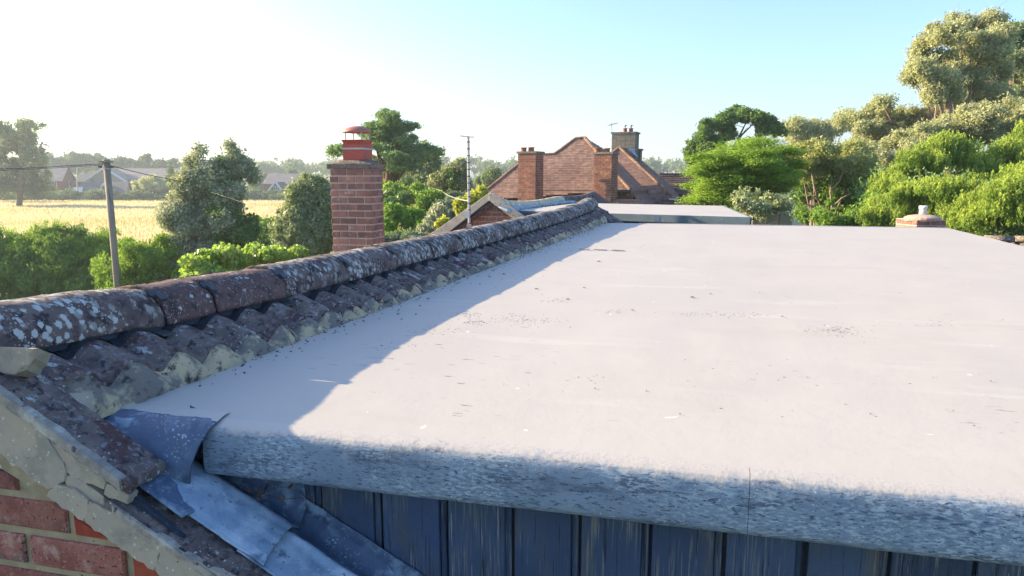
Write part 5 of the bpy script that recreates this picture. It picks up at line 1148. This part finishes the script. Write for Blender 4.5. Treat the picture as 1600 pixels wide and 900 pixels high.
# ================================================================== TREES ON THE RIGHT
def LL(Y, rows, j=.8): return [L(a, b, c, d, Y, ((i*7) % 5-2)*.25*j) for i, (a, b, c, d) in enumerate(rows)]
tree('oak_tree', 'dark green airy oak with a rounded open crown behind the feathery tree', 'tree', LL(38, [(1100, 205, 18, 14), (1125, 188, 18, 12), (1150, 182, 20, 12), (1175, 186, 18, 12), (1195, 196, 16, 11), (1212, 204, 12, 7), (1092, 222, 16, 12), (1080, 243, 12, 9), (1110, 228, 22, 12), (1140, 205, 18, 12), (1180, 205, 16, 11), (1160, 195, 12, 9), (1098, 250, 20, 12), (1165, 232, 22, 14)]), 'oak', 1150, 44, .25, .085, 51, trunk_r=.3, shell=.35, base=(at(1145, 300, 38).x, 38, 0), fork=.75, twig=4)
fl = [(1110, 245, 28, 8), (1150, 228, 34, 8), (1190, 222, 32, 7), (1100, 268, 30, 8), (1140, 255, 40, 9), (1185, 248, 38, 9), (1220, 240, 26, 9), (1095, 290, 28, 7), (1130, 282, 34, 8), (1175, 275, 40, 9), (1215, 268, 30, 10), (1115, 308, 44, 7), (1090, 314, 24, 5), (1165, 302, 36, 9), (1205, 295, 34, 10), (1160, 318, 30, 8), (1232, 262, 20, 10), (1135, 240, 28, 7), (1165, 238, 30, 7), (1228, 285, 20, 10), (1195, 312, 30, 9)]
tree('feathery_tree', 'bright lime green feathery tree with layered sprays beyond the second flat roof', 'tree', LL(19, [(a, b, c, d*1.5) for a, b, c, d in fl]+[(1150, 265, 60, 26), (1195, 285, 44, 26), (1120, 295, 40, 16)], 1.6), 'lime', 3600, 46, .20, .036, 52, base=(at(1200, 345, 19.3).x, 19.3, 0), trunk_r=.12, shell=.3, aniso=(1.6, 1.3, .38), aspect=.35, fork=.6, style='flat', twig=4, gap=.10, sub=10)
tree('bare_lower_tree', 'thin twiggy shrub with sparse leaves at the end of the second flat roof', 'tree', LL(14.5, [(1165, 322, 20, 12), (1185, 328, 20, 12), (1200, 316, 20, 14), (1172, 305, 18, 12), (1225, 318, 16, 14)]), 'olive', 220, 34, .15, .035, 53, trunk_r=.03, fork=.3, ntips=18, twig=6, bark='bark_p')
tree('yellow_tree', 'yellowish tree with pale bare stems between the feathery tree and the shrubs', 'tree', LL(21, [(1265, 240, 26, 14), (1295, 236, 26, 14), (1325, 238, 26, 14), (1250, 258, 22, 14), (1290, 256, 30, 14), (1330, 262, 26, 16), (1350, 250, 20, 14), (1275, 250, 30, 12)]), 'euc_y', 1150, 56, .19, .045, 54, base=(at(1300, 350, 21).x, 21, 0), trunk_r=.09, bark='bark_p', fork=.45, ntips=14, twig=4,
     extra=[('mid', LL(21.2, [(1330, 285, 30, 22), (1300, 300, 28, 24), (1270, 290, 22, 18), (1345, 310, 26, 24), (1280, 325, 30, 18), (1320, 335, 30, 14)]), 560, 50, .2, .05), ('ivy', LL(21.8, [(1335, 280, 30, 22), (1305, 290, 28, 24), (1340, 315, 30, 22), (1265, 300, 24, 24)]), 420, 50, .22, .05)])
# pale stems of that tree in front of its lower leaves
t_ = bpy.data.objects['yellow_tree']; mb = MB()
for P in ([(1292, 350), (1285, 330), (1278, 312), (1262, 300)], [(1296, 350), (1300, 322), (1297, 300), (1300, 275)], [(1299, 326), (1315, 310), (1330, 302)], [(1285, 332), (1268, 322), (1250, 316)], [(1278, 312), (1272, 290), (1268, 270)], [(1297, 300), (1310, 285), (1318, 268)]):
    mb.tube([at(x, y, 20.3) for x, y in P], [.032, .026, .02, .012][:len(P)], 6)
mb.build('limb', MT['bark_p'], t_, True)
eu = [(1480, 55, 22, 18), (1450, 75, 22, 16), (1500, 40, 22, 14), (1535, 45, 24, 18), (1548, 30, 16, 10), (1440, 105, 20, 14), (1475, 95, 26, 18), (1515, 85, 30, 22), (1550, 75, 24, 20), (1430, 120, 16, 12), (1470, 125, 24, 14), (1510, 125, 26, 16), (1545, 115, 26, 18), (1495, 150, 22, 12), (1530, 145, 24, 14), (1460, 145, 18, 10), (1560, 150, 20, 14), (1520, 60, 20, 14), (1572, 52, 14, 12)]
tree('tall_pale_tree', 'tall pale green tree with open billowing crown at the right', 'tree', LL(27, eu, 2), 'euc', 3000, 56, .26, .052, 55, base=(at(1515, 260, 27).x, 27, 0), trunk_r=.22, bark='bark_p', shell=.35, fork=.55, style='droop', ntips=16, twig=5, gap=.20, sub=16, subk=(.18, .42))
tree('dark_crowned_tree', 'darker green tall tree at the right picture edge behind the pale one', 'tree', LL(31, [(1580, 60, 24, 20), (1600, 90, 30, 26), (1575, 120, 24, 24), (1605, 140, 26, 24), (1590, 170, 26, 20), (1620, 55, 26, 22), (1640, 110, 36, 50), (1598, 40, 12, 12)]), 'oak', 1000, 58, .32, .075, 56, base=(at(1600, 260, 31).x, 31, 0), trunk_r=.26, fork=.6, extra=[('olive', LL(30.2, [(1590, 90, 24, 20), (1580, 150, 24, 18), (1600, 120, 20, 30)]), 300, 50, .28, .07)])
tree('open_limbed_tree', 'pale green tree with long bare curving limb left of the tall one', 'tree', LL(28, [(1385, 158, 18, 12), (1372, 175, 22, 14), (1400, 182, 14, 14), (1352, 200, 26, 14), (1330, 190, 22, 12), (1390, 205, 24, 14), (1425, 195, 14, 10), (1440, 210, 16, 10), (1435, 178, 14, 10), (1462, 180, 16, 12), (1485, 175, 18, 12), (1470, 200, 24, 12), (1365, 220, 30, 12), (1500, 195, 26, 12)]), 'euc', 1500, 52, .24, .050, 57, base=(at(1430, 270, 28).x, 28, 0), trunk_r=.16, bark='bark', shell=.25, style='droop', twig=4, sub=16, subk=(.16, .36))
mb = MB(); t_ = bpy.data.objects['open_limbed_tree']
for P in ([(1382, 168), (1392, 186), (1405, 202), (1422, 212), (1440, 222)], [(1388, 215), (1405, 219), (1430, 222), (1450, 226)], [(1410, 205), (1398, 195), (1385, 190)]): mb.tube([at(x, y, 27.2) for x, y in P], [.03, .045, .06, .07, .08][:len(P)], 6)
mb.build('limb', MT['bark'], t_, True)
tree('hazy_tree', 'thin pale tree tops between the oak and the open limbed tree', 'tree', LL(48, [(1240, 200, 22, 12), (1262, 195, 20, 10), (1285, 200, 22, 10), (1305, 198, 16, 12), (1320, 182, 14, 10), (1250, 212, 24, 10), (1290, 214, 28, 10), (1325, 208, 22, 14)]), 'euc', 620, 46, .42, .085, 58, base=(at(1280, 260, 48).x, 48, 0), trunk_r=.16, shell=.3, style='up', twig=4)
tree('pale_mass_tree', 'pale grey green foliage mass behind the pine like shrubs at right', 'tree', LL(24, [(1420, 238, 34, 18), (1460, 225, 34, 16), (1500, 220, 30, 14), (1380, 240, 28, 18), (1550, 200, 40, 22), (1590, 190, 34, 24), (1520, 205, 30, 14), (1610, 210, 30, 26), (1450, 208, 26, 14), (1485, 198, 26, 14), (1530, 182, 32, 16), (1575, 176, 32, 18), (1405, 222, 26, 14)]), 'euc', 2900, 48, .20, .045, 59, base=(at(1480, 290, 24).x, 24, 0), trunk_r=.14, sub=14, subk=(.2, .4))
# three pine-like shrubs with upright yellow-green shoots
cn1 = [(1575, 330, 60, 34), (1520, 335, 46, 28), (1590, 300, 50, 24), (1545, 345, 50, 24), (1610, 350, 40, 30), (1640, 320, 60, 50), (1500, 352, 30, 16)]
cn2 = [(1470, 300, 50, 22), (1430, 320, 46, 24), (1400, 335, 40, 22), (1460, 335, 50, 24), (1500, 305, 40, 22), (1385, 345, 34, 16), (1440, 352, 40, 18)]
cn3 = [(1450, 255, 40, 22), (1490, 240, 44, 22), (1540, 245, 46, 26), (1585, 255, 40, 28), (1420, 275, 44, 18), (1400, 292, 40, 14), (1520, 270, 50, 18), (1610, 240, 40, 30), (1375, 305, 30, 14)]
tree('shoot_covered_shrub', 'nearest pine like shrub with upright yellow green shoots at the right edge', 'shrub', LL(12.4, cn1, 1.2), 'candle', 6000, 22, .155, .024, 61, trunk_r=.07, style='spike', shell=.55, group=None, top=.6, aspect=.42)
tree('shoot_covered_shrub', 'low pine like shrub spreading behind the small capped chimney', 'shrub', LL(14, cn2, 1.2), 'candle', 5200, 22, .165, .026, 62, trunk_r=.07, style='spike', shell=.55, top=.6, aspect=.42)
tree('shoot_covered_shrub', 'highest and farthest of the pine like shrubs, below the tall pale tree', 'shrub', LL(17, cn3, 1.2), 'candle', 5600, 20, .19, .030, 63, trunk_r=.08, style='spike', shell=.55, top=.6, aspect=.42)
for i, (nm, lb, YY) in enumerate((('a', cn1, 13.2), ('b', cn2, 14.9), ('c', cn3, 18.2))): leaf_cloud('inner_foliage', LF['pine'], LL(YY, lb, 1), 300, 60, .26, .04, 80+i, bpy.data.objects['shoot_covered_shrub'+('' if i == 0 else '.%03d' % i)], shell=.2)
bush('leafy_shrub', 'light green shrub in the gap behind the far edge of the near roof', 'shrub', LL(16, [(1300, 338, 30, 14), (1330, 345, 26, 12), (1255, 335, 12, 10), (1360, 330, 24, 22), (1372, 318, 20, 18)]), 'mid', 420, 46, .15, .04, 64)
# the low block wall glimpsed between
wa, wb = at(1178, 334, 18.4), at(1258, 334.5, 18.4)
gwl = thing('garden_wall', 'low pale garden wall panels seen between the shrubs beyond the roof', 'wall', ((wa.x+wb.x)/2, 18.4, 0))
for k in range(4):
    a = wa.lerp(wb, k/4+.006); b = wa.lerp(wb, (k+1)/4-.006); MB().prism([a, b, Vector((b.x, b.y, 0)), Vector((a.x, a.y, 0))], Vector((0, .1, 0))).build('panel', MT['cream' if k < 3 else 'white'], gwl)
MB().prism([wa+Vector((0, -.02, 0)), wb+Vector((0, -.02, 0)), wb+Vector((0, .13, 0)), wa+Vector((0, .13, 0))], Vector((0, 0, .05))).build('coping', MT['white'], gwl)

# ================================================================== FAR SIDE OF THE FIELD
Yf = 162
hh = [L(x, 305, 26, 6, Yf, 0, .8) for x in range(-60, 470, 24)]
bush('far_hedge', 'long low dark hedge along the far side of the golden field', 'hedge', hh, 'fard', 1500, 36, .75, .26, 71, stems=False, shell=.3, floor=.1)
def windows(parent, o, ex, nrm, spec, frame='white'):
    for x, z, w_, h_, panes in spec:
        c = o+ex*x+Vector((0, 0, z)); f = MB().box(c+nrm*.03, ex*w_/2, nrm*.06, Vector((0, 0, h_/2))).build('window', MT[frame], parent)
        for k in range(panes):
            pw = (w_-.12*(panes+1))/panes; q = c+ex*(-w_/2+.12+pw/2+k*(pw+.12)); MB().box(q+nrm*.10, ex*pw/2, nrm*.015, Vector((0, 0, h_/2-.12))).build('pane', MT['pane'], f)
def house_far(name, label, xl, xr, yr, ye, yb, Y, dep, wall, roof, gable=None, wins=(), group=None, yaw=0):
    """ridge parallel to the picture: wall xl..xr, ridge yr, eave ye, base yb (photo rows); gable=(px of the far corner of a right-hand gable end)"""
    a, b = at(xl, ye, Y), at(xr, ye, Y); a.z = b.z; t = thing(name, label, 'house', ((a.x+b.x)/2, Y+dep/2, 0), group)
    ex = (b-a).normalized(); ny_ = Vector((0, -1, 0)); zr = at((xl+xr)/2, yr, Y+dep/2).z
    d = Vector((0, dep, 0)); g0, g1 = Vector((a.x, a.y, 0)), Vector((b.x, b.y, 0))
    sh = Vector((0, 0, 0)) if gable is None else Vector((at(gable, ye, Y+dep).x-b.x, 0, 0))
    r0, r1 = a+d/2+sh/2, b+d/2+sh/2; r0.z = r1.z = zr
    MB().add([g0, g1, g1+d+sh, g0+d+sh, a, b, b+d+sh, a+d+sh, r0, r1], [(0, 1, 5, 4), (1, 2, 6, 9, 5), (2, 3, 7, 6), (3, 0, 4, 8, 7)]).build('wall', MT[wall], t)
    o_ = Vector((0, -.35, -.15)); u_ = Vector((0, 0, .12)); e2 = ex*.3
    mb = MB(); mb.prism([a+o_-e2+u_, b+o_+e2+u_, r1+e2+u_, r0-e2+u_], Vector((0, 0, .14))); mb.build('roof', MT[roof], t)
    mb = MB(); mb.prism([a+d+sh-o_*Vector((1, 1, 1)).x-e2+u_+Vector((0, 0, -.3)), b+d+sh-o_+e2+u_+Vector((0, 0, -.3)), r1+e2+u_, r0-e2+u_], Vector((0, 0, .14))); mb.build('roof', MT[roof], t)
    k = Y/FOC
    windows(t, Vector((a.x, a.y, 0)), ex, ny_, [((x-xl)*k, at(x, y, Y).z, w_*k, h_*k, n_) for x, y, w_, h_, n_ in wins]); return t, a, b, r1, sh
t1, a, b, r1, sh = house_far('brick_house', 'red brick house with grey roof and white windows across the field', 62, 97, 262, 283.5, 305, 172, 9, 'brick_far', 'slate', gable=117, wins=[(73, 287.5, 7, 7, 2), (84.5, 287.5, 7, 7, 2), (76, 301, 8, 4, 2)])
gd = (sh+Vector((0, 9, 0))).normalized(); gn = Vector((gd.y, -gd.x, 0)); windows(t1, Vector((b.x, b.y, 0)), gd, gn, [(5.2, at(107, 287, 175).z, 1.0, 1.4, 1)])
house_far('brick_house', 'red brick house gable at the far left edge behind the tall tree', -30, 6, 262, 276, 305, 180, 8, 'brick_far', 'slate', gable=10, wins=[(-5, 285, 6, 6, 1)])
house_far('grey_roofed_house', 'long house with purple grey roof and cream gable behind the pole', 140, 285, 264.5, 281, 305, 186, 12, 'brick_far', 'slate', wins=[(275, 290, 6, 5, 1)])
gp_ = bpy.data.objects['grey_roofed_house']
A, B, C_ = at(134, 284.5, 183), at(196, 284.5, 183), at(163.5, 263, 183)
MB().prism([A, B, C_], Vector((0, 6, 0))).build('gable', MT['cream'], gp_)
MB().bar(A+Vector((-.4, -.3, 0)), C_+Vector((0, -.3, .2)), .5, .35).build('bargeboard', MT['white'], gp_); MB().bar(B+Vector((.4, -.3, 0)), C_+Vector((0, -.3, .2)), .5, .35).build('bargeboard', MT['white'], gp_)
MB().prism([Vector((A.x, A.y, 0)), Vector((B.x, B.y, 0)), B, A], Vector((0, 6, 0))).build('wall', MT['brick_far'], gp_)
t3, a, b, r1, sh = house_far('slate_bungalow', 'low dark slate roofed building with a small white dormer across the field', 124, 197, 285.5, 302.5, 306, 170, 8, 'cream', 'slate_d', gable=206)
q = at(161.5, 291.5, 170.3); MB().prism([q+Vector((-.65, 0, -.9)), q+Vector((.65, 0, -.9)), q+Vector((.65, 0, .2)), q+Vector((0, 0, .85)), q+Vector((-.65, 0, .2))], Vector((0, 2.5, 0))).build('dormer', MT['white'], t3)
dmr = bpy.data.objects['dormer']; MB().box(q+Vector((0, -.05, -.3)), Vector((.35, 0, 0)), Vector((0, .03, 0)), Vector((0, 0, .4))).build('window', MT['pane'], dmr)
house_far('small_house', 'small dark roofed building just left of the cream gable', 112, 141, 273, 285, 305, 182, 8, 'brick_far', 'slate_d', wins=[(118, 289, 4, 4, 1)])
A, B, C_ = at(104, 303, 168), at(122, 303, 168), at(114, 292.5, 168)
tn = thing('white_marquee', 'small white tent roof standing beside the dark slate building', 'tent', (C_.x, 168, 0)); MB().prism([A-Vector((0, 0, .6)), B-Vector((0, 0, .6)), B, C_, A], Vector((0, 4, 0))).build('canopy', MT['white'], tn); MB().prism([Vector((A.x+.2, 168.1, 0)), Vector((B.x-.2, 168.1, 0)), B+Vector((-.2, .1, -.5)), A+Vector((.2, .1, -.5))], Vector((0, 3.7, 0))).build('side_wall', MT['cream'], tn)
t4, a, b, r1, sh = house_far('brick_house', 'reddish house with a chimney just left of the ivy clad tree', 281, 300, 275, 287, 305, 175, 8, 'brick_far', 'slate')
MB().box(at(281.5, 275, 177), Vector((.5, 0, 0)), Vector((0, .5, 0)), Vector((0, 0, 1.2))).build('chimney', MT['brick_far'], t4)
t5, a, b, r1, sh = house_far('grey_roofed_house', 'grey roofed house beyond the white edged gable right of the ivy clad tree', 412, 462, 272.5, 288, 305, 190, 10, 'brick_far', 'slate')
A, B, C_ = at(419, 299, 176), at(442, 299, 176), at(430.5, 284.5, 176)
t6 = thing('gabled_cottage', 'small dark cottage with white edged gable left of the olive green tree', 'house', (C_.x, 178, 0)); MB().prism([A, B, C_], Vector((0, 7, 0))).build('roof', MT['slate_d'], t6); MB().prism([Vector((A.x+.5, 176.3, 0)), Vector((B.x-.5, 176.3, 0)), B+Vector((-.5, .3, 0)), A+Vector((.5, .3, 0))], Vector((0, 6, 0))).build('wall', MT['slate_d'], t6)
for P in (A, B): MB().bar(P+Vector((0, -.2, 0)), C_+Vector((0, -.2, .1)), .3, .35).build('bargeboard', MT['white'], t6)
windows(t6, at(430.5, 294, 176)*1.0, Vector((1, 0, 0)), Vector((0, -1, 0)), [(0, 0, 1.0, 1.1, 2)])
for px, y0, y1, lb in ((120.5, 262, 303, 'thin pale pole standing between the brick house and the slate building'), (244, 276, 303, 'thin pale pole in front of the blossoming bush'), (281, 272, 303, 'thin pale pole just left of the ivy clad tree')):
    a = at(px, y1, 166); b = at(px, y0, 166); t = thing('lamp_post', lb, 'post', (a.x, 166, 0)); MB().tube([(a.x, 166, 0), b], [.16, .12], 6).build('shaft', MT['cable_l'], t); MB().box(b+Vector((.3, 0, 0)), Vector((.4, 0, 0)), Vector((0, .15, 0)), Vector((0, 0, .07))).build('lamp_head', MT['cable_l'], t)
tree('blossoming_bush', 'pale cream blossoming bush before the long grey roof', 'shrub', LL(164, [(222, 290, 18, 10), (240, 288, 18, 9), (252, 295, 14, 8), (215, 298, 14, 8)]), 'euc', 300, 40, 1.1, .30, 72, trunk_r=.2)
tree('conifer', 'small dark conifer between the blossoming bush and the reddish house', 'tree', LL(166, [(267, 294, 11, 9), (267, 282, 8, 8), (266.5, 272, 5, 8), (266.5, 265, 2.5, 5)]), 'fard', 200, 36, .8, .28, 73, trunk_r=.2, ntips=4, twig=0)
tree('tall_poplar', 'tall airy tree at the far left rising above the houses', 'tree', LL(130, [(40, 205, 26, 14), (20, 225, 26, 18), (50, 225, 20, 18), (8, 205, 16, 20), (30, 250, 34, 18), (5, 250, 30, 24), (52, 252, 20, 16), (36, 192, 10, 8), (-15, 225, 26, 34)]), 'poplar', 1300, 30, .80, .25, 74, base=(at(28, 303, 130).x, 130, 0), trunk_r=.4, shell=.25, fork=.6, gap=.35, sub=14, subk=(.2, .4), extra=[('fard', LL(131, [(15, 275, 34, 18), (45, 280, 24, 16), (-20, 280, 30, 22), (30, 294, 36, 12)]), 420, 40, .9, .26)])
bush('roadside_shrub', 'low grey green scrub at the foot of the tall airy tree', 'shrub', LL(150, [(-10, 303, 34, 6), (30, 302, 32, 6), (60, 300, 20, 5)]), 'far', 160, 34, .8, .28, 75, stems=False)
# wooded skyline: trees that can be told apart, then the wood behind them
sk = [(80, 252, 16, 12, 'far'), (108, 250, 18, 12, 'far'), (132, 247, 17, 11, 'fard'), (152, 250, 14, 9, 'far'), (186, 254, 14, 8, 'fard'), (210, 256, 13, 8, 'far'), (228, 254, 12, 10, 'fard'), (250, 257, 14, 9, 'far'), (272, 258, 13, 8, 'fard'), (292, 262, 12, 8, 'far'), (410, 282, 10, 10, 'far'), (95, 258, 14, 9, 'fard'), (400, 288, 12, 12, 'far'), (455, 272, 8, 5, 'far')]
tone = {'far': 'mid green', 'fard': 'darker green'}; place = ['above the brick house ridge', 'right of the brick house ridge', 'left of the pole top', 'touching the pole top', 'just right of the pole top', 'above the cream gable ridge', 'over the middle of the long grey roof', 'above the blossoming bush', 'above the small conifer', 'beside the ivy clad tree', 'left of the small cottage', 'low behind the small dark roof', 'half hidden by the ivy clad tree', 'above the roof left of the olive tree']
for i, (a, b, c, d, m) in enumerate(sk):
    tree('skyline_tree', '%s tree on the far skyline %s' % (tone[m], place[i]), 'tree', LL(255 if i < 10 or i == 11 else 215, [(a, b, c*.8, d), (a-c*.4, b+d*.5, c*.6, d*.8), (a+c*.45, b+d*.45, c*.55, d*.8), (a, b+d, c, d*.8)]), m, 150, 34, 1.15, .46, 200+i, trunk_r=.35, twig=0, group='trees on the skyline beyond the field')
lob = [L(x, 262+2.5*math.sin(x*.05)+2*math.sin(x*.13), 26, 10, 330, (x % 5)*6, .7) for x in range(-200, 1900, 22)]
o = leaf_cloud('distant_wood', LF['far'], lob, 5200, 26, 2.2, .75, 91, None, kind='stuff', shell=.3); tag(o, 'long belt of hazy woodland along the horizon', 'woodland')
lob = [L(x, 285, 30, 12, 200, 0, .6) for x in range(540, 800, 30)]
o = leaf_cloud('middle_wood', LF['far'], lob, 900, 30, 1.2, .40, 92, None, kind='stuff', shell=.3); tag(o, 'band of trees closing the view behind the pine', 'woodland')
# a bird high at the left
bq = at(25, 171, 60); mb = MB(); V, F = grid(lambda s, t: bq+Vector(((s-.5)*.44, .0+(t-.5)*.07*math.sin(math.pi*min(.97, max(.03, s))), .10*(s-.5)+.045*math.sin(math.pi*abs(2*s-1)))), 13, 4, .008, Vector((0, 0, 1))); 
br = thing('bird', 'tiny bird gliding high at the left of the sky', 'bird', bq); obj('wing', V, F, MT['bird'], br)
MB().tube([bq+Vector((.02, .16, 0)), bq+Vector((.01, .05, 0)), bq+Vector((0, -.06, 0)), bq+Vector((0, -.12, .01))], [.01, .035, .034, .012], 8).build('body', MT['bird'], br)
bq2 = at(604, 67, 120); br2 = thing('bird', 'minute dark speck of a bird high in the middle of the sky', 'bird', bq2); V, F = grid(lambda s, t: bq2+Vector(((s-.5)*.30, (t-.5)*.06, .05*abs(s-.5))), 9, 3, .02, Vector((0, 0, 1))); obj('wing', V, F, MT['bird'], br2); MB().tube([bq2+Vector((0, .12, 0)), bq2, bq2-Vector((0, .12, 0))], [.01, .03, .01], 6).build('body', MT['bird'], br2)

# ================================================================== HAZE
HAZE = True
if HAZE:
    hm = bpy.data.materials.new('haze'); hm.use_nodes = True; ht = hm.node_tree; ht.nodes.remove(ht.nodes['Principled BSDF'])
    pv = ht.nodes.new('ShaderNodeVolumePrincipled'); pv.inputs['Density'].default_value = .0007; pv.inputs['Color'].default_value = (.78, .90, 1, 1); pv.inputs['Anisotropy'].default_value = .25
    ht.links.new(pv.outputs[0], ht.nodes['Material Output'].inputs['Volume'])
    mb = MB().box((0, 1350, 24), Vector((1500, 0, 0)), Vector((0, 1750, 0)), Vector((0, 0, 27))); hz = mb.build('haze', hm, None, False, None, 'stuff'); tag(hz, 'thin sunlit evening haze filling the whole view', 'haze')
